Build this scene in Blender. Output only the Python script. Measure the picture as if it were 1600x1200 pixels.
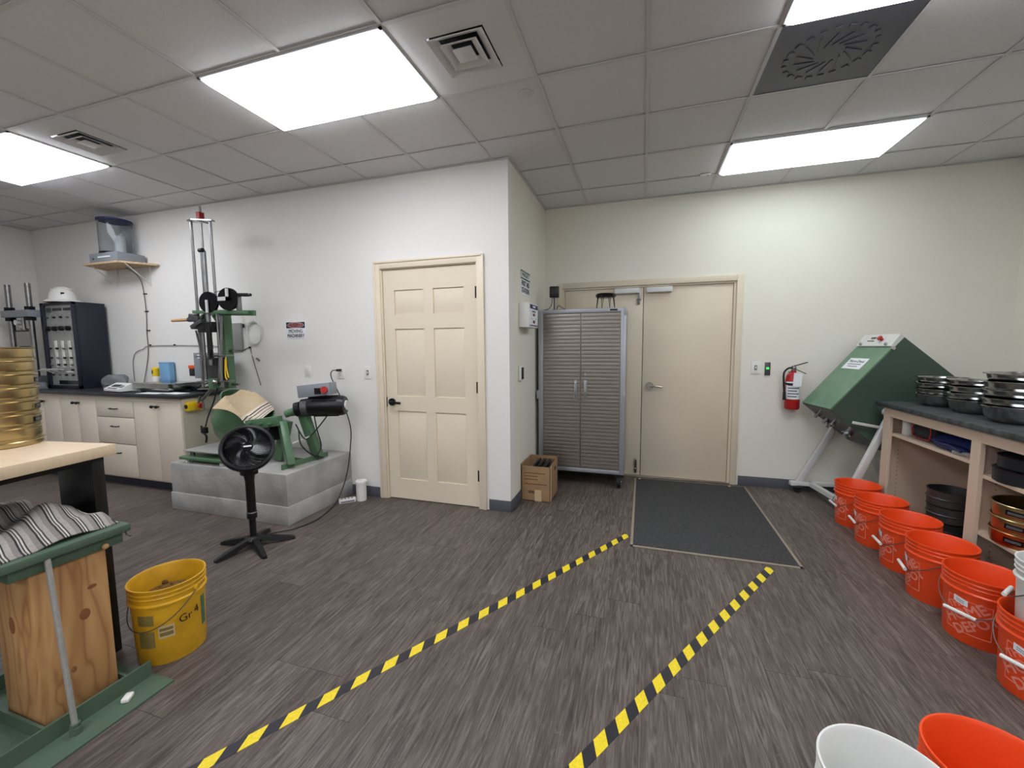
import bpy, bmesh, math, random
from mathutils import Vector, Matrix
random.seed(7)
for o in list(bpy.data.objects): bpy.data.objects.remove(o)
SC = bpy.context.scene
COL = SC.collection
PI = math.pi

# ------------------------------------------------------------------ camera
EYE = 1.46
YAW, PITCH, ROLL, FPX = -0.3067, 0.0906, -0.0083, 647.3
cy, sy, cp, sp = math.cos(YAW), math.sin(YAW), math.cos(PITCH), math.sin(PITCH)
fw = Vector((sy * cp, cy * cp, -sp)); rt = Vector((cy, -sy, 0)); up = rt.cross(fw)
cr, sr = math.cos(ROLL), math.sin(ROLL)
r2 = cr * rt + sr * up; u2 = -sr * rt + cr * up
cam_data = bpy.data.cameras.new('camera'); cam = bpy.data.objects.new('camera', cam_data); COL.objects.link(cam)
cam_data.sensor_width = 36.0; cam_data.lens = FPX / 1600 * 36.0; cam_data.clip_start = 0.02
M = Matrix((r2, u2, -fw)).transposed().to_4x4(); M.translation = Vector((0, 0, EYE)); cam.matrix_world = M
SC.camera = cam
# ------------------------------------------------------------------ world, exposure (light comes from the ceiling fixtures)
w = bpy.data.worlds.new('world'); SC.world = w; w.use_nodes = True
w.node_tree.nodes['Background'].inputs[0].default_value = (0.05, 0.05, 0.05, 1)
w.node_tree.nodes['Background'].inputs[1].default_value = 0.3
SC.view_settings.view_transform = 'Standard'; SC.view_settings.look = 'None'
SC.view_settings.exposure = 0.0; SC.view_settings.gamma = 1.0; SC.view_settings.use_curve_mapping = False
LIGHT = 15.2

# ------------------------------------------------------------------ materials
def lin(c):
    return tuple(((v / 255) / 12.92 if v / 255 <= 0.04045 else ((v / 255 + 0.055) / 1.055) ** 2.4) for v in c) + (1,)
def node(nt, t, **kw):
    n = nt.nodes.new(t)
    for k, v in kw.items(): setattr(n, k, v)
    return n
def mat(name, col, rough=0.5, metal=0.0, var=0.0, vs=8.0, bump=0.0, bs=60.0, stretch=None, spec=0.5, emit=None, es=1.0, trans=0.0, ior=1.45, col2=None, alpha=1.0):
    """procedural Principled material; var mixes towards col2 (or darker) with noise, bump adds fine relief"""
    m = bpy.data.materials.new(name); m.use_nodes = True; nt = m.node_tree; p = nt.nodes['Principled BSDF']
    p.inputs['Roughness'].default_value = rough; p.inputs['Metallic'].default_value = metal
    p.inputs['Specular IOR Level'].default_value = spec; p.inputs['IOR'].default_value = ior
    p.inputs['Transmission Weight'].default_value = trans; p.inputs['Alpha'].default_value = alpha
    c = lin(col); p.inputs['Base Color'].default_value = c
    if emit: p.inputs['Emission Color'].default_value = lin(emit); p.inputs['Emission Strength'].default_value = es
    if var or bump:
        tc = node(nt, 'ShaderNodeTexCoord'); mp = node(nt, 'ShaderNodeMapping'); nt.links.new(tc.outputs['Object'], mp.inputs[0])
        if stretch: mp.inputs['Scale'].default_value = stretch
    if var:
        nz = node(nt, 'ShaderNodeTexNoise'); nz.inputs['Scale'].default_value = vs; nz.inputs['Detail'].default_value = 6
        nt.links.new(mp.outputs[0], nz.inputs['Vector'])
        rp = node(nt, 'ShaderNodeValToRGB'); rp.color_ramp.elements[0].position = 0.35; rp.color_ramp.elements[1].position = 0.7
        rp.color_ramp.elements[0].color = c
        d = lin(col2) if col2 else tuple(v * (1 - var) for v in c[:3]) + (1,)
        rp.color_ramp.elements[1].color = tuple(c[i] + (d[i] - c[i]) * (var if col2 else 1) for i in range(3)) + (1,)
        nt.links.new(nz.outputs['Fac'], rp.inputs[0]); nt.links.new(rp.outputs[0], p.inputs['Base Color'])
    if bump:
        n2 = node(nt, 'ShaderNodeTexNoise'); n2.inputs['Scale'].default_value = bs; n2.inputs['Detail'].default_value = 3
        nt.links.new(mp.outputs[0], n2.inputs['Vector'])
        bp = node(nt, 'ShaderNodeBump'); bp.inputs['Strength'].default_value = bump; bp.inputs['Distance'].default_value = 0.01
        nt.links.new(n2.outputs['Fac'], bp.inputs['Height']); nt.links.new(bp.outputs[0], p.inputs['Normal'])
    return m

MT = {}
MT['wall_white'] = mat('wall_white', (232, 230, 225), 0.75, bump=0.12, bs=90, var=0.05, vs=1.2)
MT['wall_cream'] = mat('wall_cream', (230, 227, 215), 0.75, bump=0.12, bs=90, var=0.05, vs=1.2)
MT['tile'] = mat('ceiling_tile', (222, 221, 222), 0.9, bump=0.25, bs=220, var=0.05, vs=60)
MT['tbar'] = mat('ceiling_grid', (206, 205, 206), 0.6)
MT['lamp'] = mat('lamp_diffuser', (240, 245, 255), 0.4, emit=(244, 247, 255), es=LIGHT)
MT['lamp_dim'] = mat('lamp_diffuser_dim', (240, 245, 255), 0.4, emit=(240, 250, 252), es=LIGHT * 0.47)
MT['lamp_frame'] = mat('lamp_frame', (225, 228, 232), 0.4)
MT['vent_dark'] = mat('vent_dark', (28, 28, 38), 0.7)
MT['vent'] = mat('vent_white', (216, 215, 215), 0.6)
MT['return'] = mat('return_panel', (74, 74, 86), 0.35, var=0.2, vs=4)
MT['door_paint'] = mat('door_paint', (228, 215, 192), 0.4, var=0.03, vs=3)
MT['door_paint2'] = mat('door_paint_taupe', (216, 204, 182), 0.38, var=0.05, vs=2)
MT['baseboard'] = mat('cove_base', (84, 86, 94), 0.5)
MT['black_metal'] = mat('black_metal', (20, 20, 22), 0.4, 0.3)
MT['black_plastic'] = mat('black_plastic', (17, 17, 19), 0.35)
MT['black_gloss'] = mat('black_gloss', (14, 14, 17), 0.18)
MT['rubber'] = mat('rubber', (22, 22, 23), 0.7)
MT['galv'] = mat('galvanised', (188, 188, 184), 0.45, 0.5, var=0.15, vs=60)
MT['chrome'] = mat('chrome', (190, 190, 192), 0.2, 1.0)
MT['steel'] = mat('steel', (150, 150, 150), 0.32, 1.0, var=0.2, vs=20)
MT['satin'] = mat('satin_nickel', (165, 160, 150), 0.35, 1.0)
MT['cab_frame'] = mat('cabinet_frame', (168, 170, 176), 0.4, 0.55)
MT['cab_door'] = mat('cabinet_door', (150, 143, 136), 0.34, 0.8)
MT['concrete'] = mat('concrete', (178, 177, 173), 0.85, var=0.8, vs=4.5, bump=0.3, bs=40, col2=(140, 139, 136))
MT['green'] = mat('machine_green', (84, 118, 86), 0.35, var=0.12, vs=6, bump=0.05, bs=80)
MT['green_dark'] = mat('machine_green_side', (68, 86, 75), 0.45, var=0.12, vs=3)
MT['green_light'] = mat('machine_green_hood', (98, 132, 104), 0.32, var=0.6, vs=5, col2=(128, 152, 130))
MT['green_frame'] = mat('pedestal_green', (78, 100, 82), 0.5, var=0.3, vs=12, col2=(96, 108, 92))
MT['grey_box'] = mat('grey_enclosure', (136, 142, 148), 0.4)
MT['board'] = mat('grey_board', (150, 148, 146), 0.6)
MT['white_paint'] = mat('white_paint', (214, 214, 212), 0.4, var=0.06, vs=10)
MT['white_plastic'] = mat('white_plastic', (228, 227, 222), 0.35)
MT['paper'] = mat('paper', (232, 234, 238), 0.7)
MT['ink'] = mat('ink', (24, 26, 32), 0.7)
MT['ink_grey'] = mat('ink_grey', (110, 112, 118), 0.7)
MT['red'] = mat('red_plastic', (176, 34, 36), 0.35)
MT['sign_red'] = mat('sign_red', (150, 24, 30), 0.5)
MT['sign_green'] = mat('sign_green', (44, 96, 66), 0.5)
MT['navy'] = mat('navy_print', (36, 42, 92), 0.5)
MT['orange'] = mat('orange_pail', (238, 78, 30), 0.32, var=0.1, vs=3)
MT['pail_print'] = mat('pail_print', (240, 150, 130), 0.5, var=0.3, vs=40, col2=(238, 90, 60))
MT['pail_white'] = mat('pail_white', (218, 218, 214), 0.35)
MT['yellow'] = mat('yellow_pail', (226, 174, 34), 0.4, var=0.6, vs=6, col2=(150, 106, 26))
MT['yellow_clean'] = mat('yellow_plastic', (232, 196, 30), 0.4)
MT['wire'] = mat('wire', (120, 112, 106), 0.4, 0.8)
MT['brass'] = mat('brass', (198, 177, 130), 0.28, 1.0, var=0.2, vs=6)
MT['brass_red'] = mat('brass_copper', (184, 124, 80), 0.28, 1.0, var=0.15, vs=6)
MT['mesh_dark'] = mat('sieve_mesh', (52, 46, 40), 0.6, 0.4)
MT['bench_wood'] = mat('butcher_block', (222, 200, 170), 0.45, var=0.3, vs=5, stretch=(1, 14, 1), col2=(196, 164, 126))
MT['particle'] = mat('particle_edge', (206, 176, 138), 0.6, var=0.3, vs=30)
MT['cab_paint'] = mat('cabinet_laminate', (222, 210, 192), 0.45, var=0.03, vs=3)
MT['cab_end'] = mat('cabinet_end_panel', (196, 188, 168), 0.5)
MT['counter'] = mat('counter_black', (34, 36, 40), 0.4, var=0.5, vs=6, col2=(64, 66, 70))
MT['counter_worn'] = mat('counter_black_worn', (42, 46, 48), 0.5, var=0.8, vs=7, stretch=(1, 3, 1), col2=(92, 96, 98))
MT['shelf_wood'] = mat('shelf_laminate', (214, 194, 172), 0.5, var=0.05, vs=3)
MT['shelf_back'] = mat('shelf_back', (176, 158, 142), 0.55)
MT['stainless'] = mat('stainless_bowl', (176, 176, 174), 0.16, 1.0, var=0.25, vs=7)
MT['card'] = mat('cardboard', (164, 132, 98), 0.8, var=0.15, vs=12)
MT['card_print'] = mat('cardboard_print', (112, 84, 60), 0.8)
MT['tape_tan'] = mat('packing_tape', (202, 178, 140), 0.35)
MT['mat_grey'] = mat('mat_pile', (92, 92, 92), 0.95, var=0.8, vs=150, bump=0.9, bs=260, col2=(48, 48, 49), spec=0.1)
MT['mat_edge'] = mat('mat_border', (148, 136, 120), 0.6)
MT['towel_grey'] = None
MT['blue_box'] = mat('blue_plastic', (120, 168, 206), 0.4)
MT['navy_case'] = mat('navy_case', (32, 42, 96), 0.5)
MT['dark_case'] = mat('dark_case', (26, 28, 40), 0.55)
MT['pan_dark'] = mat('pan_dark', (34, 36, 40), 0.45, 0.3)
MT['glove'] = mat('grey_cloth', (150, 150, 146), 0.9)
MT['pink'] = mat('pink_cloth', (222, 146, 122), 0.9)
MT['wood_handle'] = mat('wood_handle', (190, 150, 104), 0.5)
MT['cord_white'] = mat('cord_white', (212, 212, 208), 0.5)
MT['cord_grey'] = mat('cord_grey', (110, 106, 102), 0.5)
MT['orange_plug'] = mat('orange_plug', (226, 84, 34), 0.5)
MT['clear'] = mat('clear_acrylic', (235, 240, 244), 0.03, trans=1.0, ior=1.2)
MT['clear_bag'] = mat('clear_bag', (200, 204, 206), 0.25, trans=0.8, ior=1.1, bump=0.6, bs=25)
MT['lcd'] = mat('lcd', (74, 84, 84), 0.3)
MT['led'] = mat('led_green', (60, 220, 90), 0.4, emit=(60, 255, 110), es=1.2)
MT['panel_face'] = mat('panel_face', (172, 172, 170), 0.4, 0.3, var=0.2, vs=18)
MT['cab_navy'] = mat('cabinet_navy', (32, 34, 48), 0.4)
MT['label_grey'] = mat('pail_label', (138, 122, 66), 0.6, var=0.3, vs=20)
MT['label_green'] = mat('pail_label_green', (74, 116, 92), 0.5)
MT['soil'] = mat('soil', (126, 92, 40), 0.95, var=0.5, vs=40, bump=1.0, bs=60)
MT['grime'] = mat('grey_cast', (96, 96, 98), 0.45, 0.7, var=0.3, vs=20)

def mat_floor():
    m = bpy.data.materials.new('vinyl_plank'); m.use_nodes = True; nt = m.node_tree; p = nt.nodes['Principled BSDF']
    L = nt.links.new
    tc = node(nt, 'ShaderNodeTexCoord'); oi = node(nt, 'ShaderNodeObjectInfo')
    mul = node(nt, 'ShaderNodeVectorMath', operation='SCALE'); mul.inputs[0].default_value = (37, 61, 13); L(oi.outputs['Random'], mul.inputs['Scale'])
    add = node(nt, 'ShaderNodeVectorMath', operation='ADD'); L(tc.outputs['Object'], add.inputs[0]); L(mul.outputs[0], add.inputs[1])
    mp = node(nt, 'ShaderNodeMapping'); mp.inputs['Scale'].default_value = (1, 0.07, 1); L(add.outputs[0], mp.inputs[0])
    n1 = node(nt, 'ShaderNodeTexNoise'); n1.inputs['Scale'].default_value = 60; n1.inputs['Detail'].default_value = 7; n1.inputs['Distortion'].default_value = 1.6; L(mp.outputs[0], n1.inputs['Vector'])
    r1 = node(nt, 'ShaderNodeValToRGB'); e = r1.color_ramp.elements
    e[0].position = 0.3; e[0].color = lin((64, 56, 52)); e[1].position = 0.72; e[1].color = lin((120, 110, 103))
    k = e.new(0.5); k.color = lin((91, 82, 76))
    L(n1.outputs['Fac'], r1.inputs[0])
    # thin pale grain lines
    mp2 = node(nt, 'ShaderNodeMapping'); mp2.inputs['Scale'].default_value = (1, 0.10, 1); L(add.outputs[0], mp2.inputs[0])
    n2 = node(nt, 'ShaderNodeTexNoise'); n2.inputs['Scale'].default_value = 16; n2.inputs['Detail'].default_value = 3; n2.inputs['Distortion'].default_value = 2.2; L(mp2.outputs[0], n2.inputs['Vector'])
    mm = node(nt, 'ShaderNodeMath', operation='MULTIPLY'); mm.inputs[1].default_value = 11; L(n2.outputs['Fac'], mm.inputs[0])
    fr = node(nt, 'ShaderNodeMath', operation='FRACT'); L(mm.outputs[0], fr.inputs[0])
    r2_ = node(nt, 'ShaderNodeValToRGB'); e = r2_.color_ramp.elements
    e[0].position = 0.0; e[0].color = (0.5, 0.5, 0.5, 1); e[1].position = 0.09; e[1].color = (0, 0, 0, 1); L(fr.outputs[0], r2_.inputs[0])
    n3 = node(nt, 'ShaderNodeTexNoise'); n3.inputs['Scale'].default_value = 3.0; L(add.outputs[0], n3.inputs['Vector'])
    r3 = node(nt, 'ShaderNodeValToRGB'); r3.color_ramp.elements[0].position = 0.45; r3.color_ramp.elements[1].position = 0.62; L(n3.outputs['Fac'], r3.inputs[0])
    mk = node(nt, 'ShaderNodeMath', operation='MULTIPLY'); L(r2_.outputs[0], mk.inputs[0]); L(r3.outputs[0], mk.inputs[1])
    mx = node(nt, 'ShaderNodeMixRGB'); mx.inputs[2].default_value = lin((158, 148, 142)); L(mk.outputs[0], mx.inputs[0]); L(r1.outputs[0], mx.inputs[1])
    # per-plank tone
    mr = node(nt, 'ShaderNodeMapRange'); mr.inputs[3].default_value = 0.88; mr.inputs[4].default_value = 1.12; L(oi.outputs['Random'], mr.inputs[0])
    vm = node(nt, 'ShaderNodeVectorMath', operation='SCALE'); L(mx.outputs[0], vm.inputs[0]); L(mr.outputs[0], vm.inputs['Scale'])
    L(vm.outputs[0], p.inputs['Base Color'])
    p.inputs['Roughness'].default_value = 0.5; p.inputs['Specular IOR Level'].default_value = 0.35
    bp = node(nt, 'ShaderNodeBump'); bp.inputs['Strength'].default_value = 0.15; bp.inputs['Distance'].default_value = 0.005; L(n1.outputs['Fac'], bp.inputs['Height']); L(bp.outputs[0], p.inputs['Normal'])
    return m
MT['floor'] = mat_floor()
MT['floor_gap'] = mat('floor_joint', (62, 55, 53), 0.7)

def mat_stripes(name, axis, stops, period, rough=0.5, shear=0.0, offs=0.0, bump=0.0, shear_axis=1):
    """flat colour bands along an object axis; stops = [(pos, rgb)...] over one period"""
    m = bpy.data.materials.new(name); m.use_nodes = True; nt = m.node_tree; p = nt.nodes['Principled BSDF']; L = nt.links.new
    tc = node(nt, 'ShaderNodeTexCoord'); sx = node(nt, 'ShaderNodeSeparateXYZ'); L(tc.outputs['Object'], sx.inputs[0])
    sh = node(nt, 'ShaderNodeMath', operation='MULTIPLY_ADD'); sh.inputs[1].default_value = shear
    L(sx.outputs[shear_axis], sh.inputs[0]); L(sx.outputs[axis], sh.inputs[2])
    dv = node(nt, 'ShaderNodeMath', operation='MULTIPLY_ADD'); dv.inputs[1].default_value = 1 / period; dv.inputs[2].default_value = offs; L(sh.outputs[0], dv.inputs[0])
    fr = node(nt, 'ShaderNodeMath', operation='FRACT'); L(dv.outputs[0], fr.inputs[0])
    rp = node(nt, 'ShaderNodeValToRGB'); rp.color_ramp.interpolation = 'CONSTANT'; e = rp.color_ramp.elements
    e[0].position = 0; e[0].color = lin(stops[0][1]); e[1].position = stops[1][0]; e[1].color = lin(stops[1][1])
    for ps, c in stops[2:]: k = e.new(ps); k.color = lin(c)
    L(fr.outputs[0], rp.inputs[0])
    nz = node(nt, 'ShaderNodeTexNoise'); nz.inputs['Scale'].default_value = 90; L(tc.outputs['Object'], nz.inputs['Vector'])
    mr = node(nt, 'ShaderNodeMapRange'); mr.inputs[3].default_value = 0.75; mr.inputs[4].default_value = 1.2; L(nz.outputs['Fac'], mr.inputs[0])
    vm = node(nt, 'ShaderNodeVectorMath', operation='SCALE'); L(rp.outputs[0], vm.inputs[0]); L(mr.outputs[0], vm.inputs['Scale']); L(vm.outputs[0], p.inputs['Base Color'])
    p.inputs['Roughness'].default_value = rough
    if bump:
        bp = node(nt, 'ShaderNodeBump'); bp.inputs['Strength'].default_value = bump; bp.inputs['Distance'].default_value = 0.004
        n2 = node(nt, 'ShaderNodeTexNoise'); n2.inputs['Scale'].default_value = 260; L(tc.outputs['Object'], n2.inputs['Vector']); L(n2.outputs['Fac'], bp.inputs['Height']); L(bp.outputs[0], p.inputs['Normal'])
    return m
MT['hazard'] = mat_stripes('hazard_tape', 0, [(0, (238, 212, 38)), (0.5, (36, 36, 44))], 0.1365, 0.45, shear=-0.9)
MT['towel_grey'] = mat_stripes('woven_blanket', 1, [(0, (132, 127, 122)), (0.28, (38, 37, 38)), (0.38, (176, 170, 162)), (0.46, (52, 50, 50)), (0.53, (196, 190, 182)), (0.62, (60, 58, 58)), (0.70, (160, 154, 148))], 0.056, 0.95, bump=0.8, shear=0.22, shear_axis=0)
MT['towel_tan'] = mat_stripes('tan_towel', 0, [(0, (206, 184, 150)), (0.66, (226, 214, 196)), (0.72, (40, 40, 46)), (0.75, (222, 210, 192)), (0.80, (40, 40, 46)), (0.82, (226, 214, 196)), (0.88, (120, 116, 112)), (0.90, (228, 216, 198)), (0.94, (150, 140, 128)), (0.955, (226, 214, 196))], 0.37, 0.95, offs=0.5, bump=0.5)
def mat_wood():
    m = bpy.data.materials.new('pine_post'); m.use_nodes = True; nt = m.node_tree; p = nt.nodes['Principled BSDF']; L = nt.links.new
    tc = node(nt, 'ShaderNodeTexCoord'); mp = node(nt, 'ShaderNodeMapping'); mp.inputs['Scale'].default_value = (1, 1, 0.22); L(tc.outputs['Object'], mp.inputs[0])
    n1 = node(nt, 'ShaderNodeTexNoise'); n1.inputs['Scale'].default_value = 6; n1.inputs['Detail'].default_value = 2; n1.inputs['Distortion'].default_value = 1.2; L(mp.outputs[0], n1.inputs['Vector'])
    mm = node(nt, 'ShaderNodeMath', operation='MULTIPLY'); mm.inputs[1].default_value = 9; L(n1.outputs['Fac'], mm.inputs[0])
    fr = node(nt, 'ShaderNodeMath', operation='PINGPONG'); fr.inputs[1].default_value = 1; L(mm.outputs[0], fr.inputs[0])
    r = node(nt, 'ShaderNodeValToRGB'); e = r.color_ramp.elements
    e[0].position = 0; e[0].color = lin((160, 112, 68)); e[1].position = 1; e[1].color = lin((196, 152, 102)); k = e.new(0.3); k.color = lin((184, 138, 88))
    L(fr.outputs[0], r.inputs[0]); L(r.outputs[0], p.inputs['Base Color']); p.inputs['Roughness'].default_value = 0.7
    return m
MT['pine'] = mat_wood()
MT['knot'] = mat('pine_knot', (150, 98, 58), 0.7, var=0.6, vs=50, col2=(92, 52, 30))

# ------------------------------------------------------------------ mesh builder
def frame_of(d):
    d = d.normalized(); a = Vector((0, 0, 1)) if abs(d.z) < 0.9 else Vector((1, 0, 0))
    x = a.cross(d).normalized(); return x, d.cross(x)
class B:
    def __init__(s): s.bm = bmesh.new()
    def box(s, c, d, R=None, bev=0.0):
        r = bmesh.ops.create_cube(s.bm, size=1.0)['verts']
        for v in r:
            v.co = Vector((v.co.x * d[0], v.co.y * d[1], v.co.z * d[2]))
        if bev:
            es = list({e for v in r for e in v.link_edges})
            g = bmesh.ops.bevel(s.bm, geom=es, offset=bev, segments=2, affect='EDGES', profile=0.5)
            r = list({v for f in g['faces'] for v in f.verts} | {v for v in r if v.is_valid})
        for v in r:
            q = v.co
            if R is not None: q = R @ q
            v.co = q + Vector(c)
        return s
    def bb(s, x0, x1, y0, y1, z0, z1, bev=0.0):
        return s.box(((x0 + x1) / 2, (y0 + y1) / 2, (z0 + z1) / 2), (x1 - x0, y1 - y0, z1 - z0), None, bev)
    def bar(s, p0, p1, wx, wy, bev=0.0):
        p0, p1 = Vector(p0), Vector(p1); d = p1 - p0; x, y = frame_of(d)
        R = Matrix((x, y, d.normalized())).transposed()
        return s.box((p0 + p1) / 2, (wx, wy, d.length), R, bev)
    def ring(s, c, x, y, r, n):
        return [s.bm.verts.new(c + x * (r * math.cos(2 * PI * k / n)) + y * (r * math.sin(2 * PI * k / n))) for k in range(n)]
    def skin(s, rings, closed=True):
        for a, b in zip(rings, rings[1:]):
            n = len(a)
            for k in range(n if closed else n - 1):
                s.bm.faces.new((a[k], a[(k + 1) % n], b[(k + 1) % n], b[k]))
    def cyl(s, p0, p1, r0, r1=None, n=16):
        p0, p1 = Vector(p0), Vector(p1); r1 = r0 if r1 is None else r1
        x, y = frame_of(p1 - p0); a = s.ring(p0, x, y, r0, n); b = s.ring(p1, x, y, r1, n)
        s.skin([a, b]); s.bm.faces.new(a[::-1]); s.bm.faces.new(b); return s
    def lathe(s, prof, n=32, p0=(0, 0, 0), axis=(0, 0, 1)):
        p0 = Vector(p0); d = Vector(axis).normalized(); x, y = frame_of(d); rings = []
        for r, z in prof:
            if r < 1e-6: rings.append(s.bm.verts.new(p0 + d * z))
            else: rings.append(s.ring(p0 + d * z, x, y, r, n))
        for a, b in zip(rings, rings[1:]):
            if isinstance(a, list) and isinstance(b, list): s.skin([a, b])
            elif isinstance(a, list):
                for k in range(n): s.bm.faces.new((a[k], a[(k + 1) % n], b))
            elif isinstance(b, list):
                for k in range(n): s.bm.faces.new((a, b[(k + 1) % n], b[k]))
        return s
    def tube(s, pts, r, n=6, sub=0):
        P = [Vector(p) for p in pts]
        if sub:
            Q = []
            for i in range(len(P) - 1):
                a, b, c, d = P[max(i - 1, 0)], P[i], P[i + 1], P[min(i + 2, len(P) - 1)]
                for k in range(sub):
                    t = k / sub
                    Q.append(0.5 * ((2 * b) + (c - a) * t + (2 * a - 5 * b + 4 * c - d) * t * t + (3 * b - a - 3 * c + d) * t ** 3))
            Q.append(P[-1]); P = Q
        rings = []; px = None
        for i, q in enumerate(P):
            d = (P[min(i + 1, len(P) - 1)] - P[max(i - 1, 0)]).normalized()
            if px is None: x, y = frame_of(d)
            else:
                x = (px - d * px.dot(d))
                if x.length < 1e-5: x, _ = frame_of(d)
                x.normalize(); y = d.cross(x)
            px = x; rings.append(s.ring(q, x, y, r, n))
        s.skin(rings); s.bm.faces.new(rings[0][::-1]); s.bm.faces.new(rings[-1]); return s
    def prism(s, poly, vec):
        """planar polygon (3D points) extruded by vec"""
        v = Vector(vec); a = [s.bm.verts.new(Vector(q)) for q in poly]; b = [s.bm.verts.new(Vector(q) + v) for q in poly]
        n = len(a); s.bm.faces.new(a[::-1]); s.bm.faces.new(b)
        for k in range(n): s.bm.faces.new((a[k], a[(k + 1) % n], b[(k + 1) % n], b[k]))
        return s
    def sheet(s, f, nu, nv, th):
        """thick surface from f(u,v)->point"""
        T = [[Vector(f(i / nu, j / nv)) for j in range(nv + 1)] for i in range(nu + 1)]
        def nrm(i, j):
            a = T[min(i + 1, nu)][j] - T[max(i - 1, 0)][j]; b = T[i][min(j + 1, nv)] - T[i][max(j - 1, 0)]
            n = a.cross(b); return n.normalized() if n.length > 1e-9 else Vector((0, 0, 1))
        U = [[s.bm.verts.new(T[i][j]) for j in range(nv + 1)] for i in range(nu + 1)]
        D = [[s.bm.verts.new(T[i][j] - nrm(i, j) * th) for j in range(nv + 1)] for i in range(nu + 1)]
        for i in range(nu):
            for j in range(nv):
                s.bm.faces.new((U[i][j], U[i + 1][j], U[i + 1][j + 1], U[i][j + 1])); s.bm.faces.new((D[i][j], D[i][j + 1], D[i + 1][j + 1], D[i + 1][j]))
        for i in range(nu):
            for j in (0, nv): s.bm.faces.new((U[i][j], U[i + 1][j], D[i + 1][j], D[i][j]))
        for j in range(nv):
            for i in (0, nu): s.bm.faces.new((U[i][j], U[i][j + 1], D[i][j + 1], D[i][j]))
        return s
    def ball(s, c, r, n=12, sc=(1, 1, 1)):
        q = bmesh.ops.create_uvsphere(s.bm, u_segments=n, v_segments=max(6, n * 2 // 3), radius=r)['verts']
        for v in q: v.co = Vector((v.co.x * sc[0], v.co.y * sc[1], v.co.z * sc[2])) + Vector(c)
        return s
    def mesh(s, name, m):
        bmesh.ops.recalc_face_normals(s.bm, faces=s.bm.faces)
        me = bpy.data.meshes.new(name); s.bm.to_mesh(me); s.bm.free(); me.materials.append(MT[m] if isinstance(m, str) else m)
        for p in me.polygons: p.use_smooth = True
        me.set_sharp_from_angle(angle=math.radians(32)); return me
    def obj(s, name, m, parent=None):
        return link(name, s.mesh(name, m), parent)
def link(name, me, parent=None, loc=None):
    o = bpy.data.objects.new(name, me); COL.objects.link(o)
    if parent: o.parent = parent
    if loc is not None: o.location = loc
    return o
def tag(o, label, cat, group=None):
    o['label'] = label; o['category'] = cat
    if group: o['group'] = group
    return o
def thing(name, label, cat, loc=(0, 0, 0), rz=0.0, group=None):
    o = bpy.data.objects.new(name, None); COL.objects.link(o); o.location = loc; o.rotation_euler = (0, 0, rz); o.empty_display_size = 0.05
    return tag(o, label, cat, group)
def struct(o, label=None):
    o['kind'] = 'structure'
    if label: o['label'] = label
    return o
def copy_tree(o, parent=None):
    c = o.copy(); COL.objects.link(c); c.parent = parent
    for ch in list(o.children): copy_tree(ch, c)
    return c
_txt = {}
def text_geo(t, size=1.0, bold=0.0):
    """flat filled glyph outlines, centred; returns (verts, faces)"""
    k = (t, bold)
    if k not in _txt:
        cu = bpy.data.curves.new('t', 'FONT'); cu.body = t; cu.size = 1; cu.align_x = 'CENTER'; cu.align_y = 'CENTER'; cu.offset = bold; cu.resolution_u = 3
        o = bpy.data.objects.new('t', cu); COL.objects.link(o); dg = bpy.context.evaluated_depsgraph_get(); dg.update()
        e = o.evaluated_get(dg); me = e.to_mesh(); _txt[k] = ([tuple(v.co) for v in me.vertices], [tuple(p.vertices) for p in me.polygons])
        e.to_mesh_clear(); bpy.data.objects.remove(o); bpy.data.curves.remove(cu)
    V, F = _txt[k]
    return [(x * size, y * size) for x, y, z in V], F
def text_obj(name, items, f, m, parent):
    """items: [(text, size, cx, cy, xscale, rot)]; f maps (s,t) to a 3D point on the surface"""
    bm = bmesh.new()
    for t, size, cx, cyy, xs, rot, bold in items:
        V, F = text_geo(t, size, 0.0); c, s_ = math.cos(rot), math.sin(rot); e = bold * size * 1.6
        for ox_, oy_ in (((-e, 0), (e, 0), (0, e), (0, -e)) if bold > .005 else ((0, 0),)):       # heavier strokes
            vs = [bm.verts.new(f(cx + (x * xs + ox_) * c - (y + oy_) * s_, cyy + (x * xs + ox_) * s_ + (y + oy_) * c)) for x, y in V]
            for fc in F:
                try: bm.faces.new([vs[i] for i in fc])
                except ValueError: pass
    me = bpy.data.meshes.new(name); bm.to_mesh(me); bm.free(); me.materials.append(MT[m])
    return link(name, me, parent)

# ================================================================== room shell
H = 2.996
XL, XR, YB, YL, XJ, YR = -7.55, 3.03, 4.73, 3.375, -1.09, -3.4
T = 0.6096; GX, GY = -0.615, 2.449
fl = B(); fl.bb(XL - .1, XR + .1, YR - .1, YB + .1, -.05, -.004)
floor = struct(fl.obj('floor', 'floor_gap'), 'dark grey brown wood-look vinyl plank floor')
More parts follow.
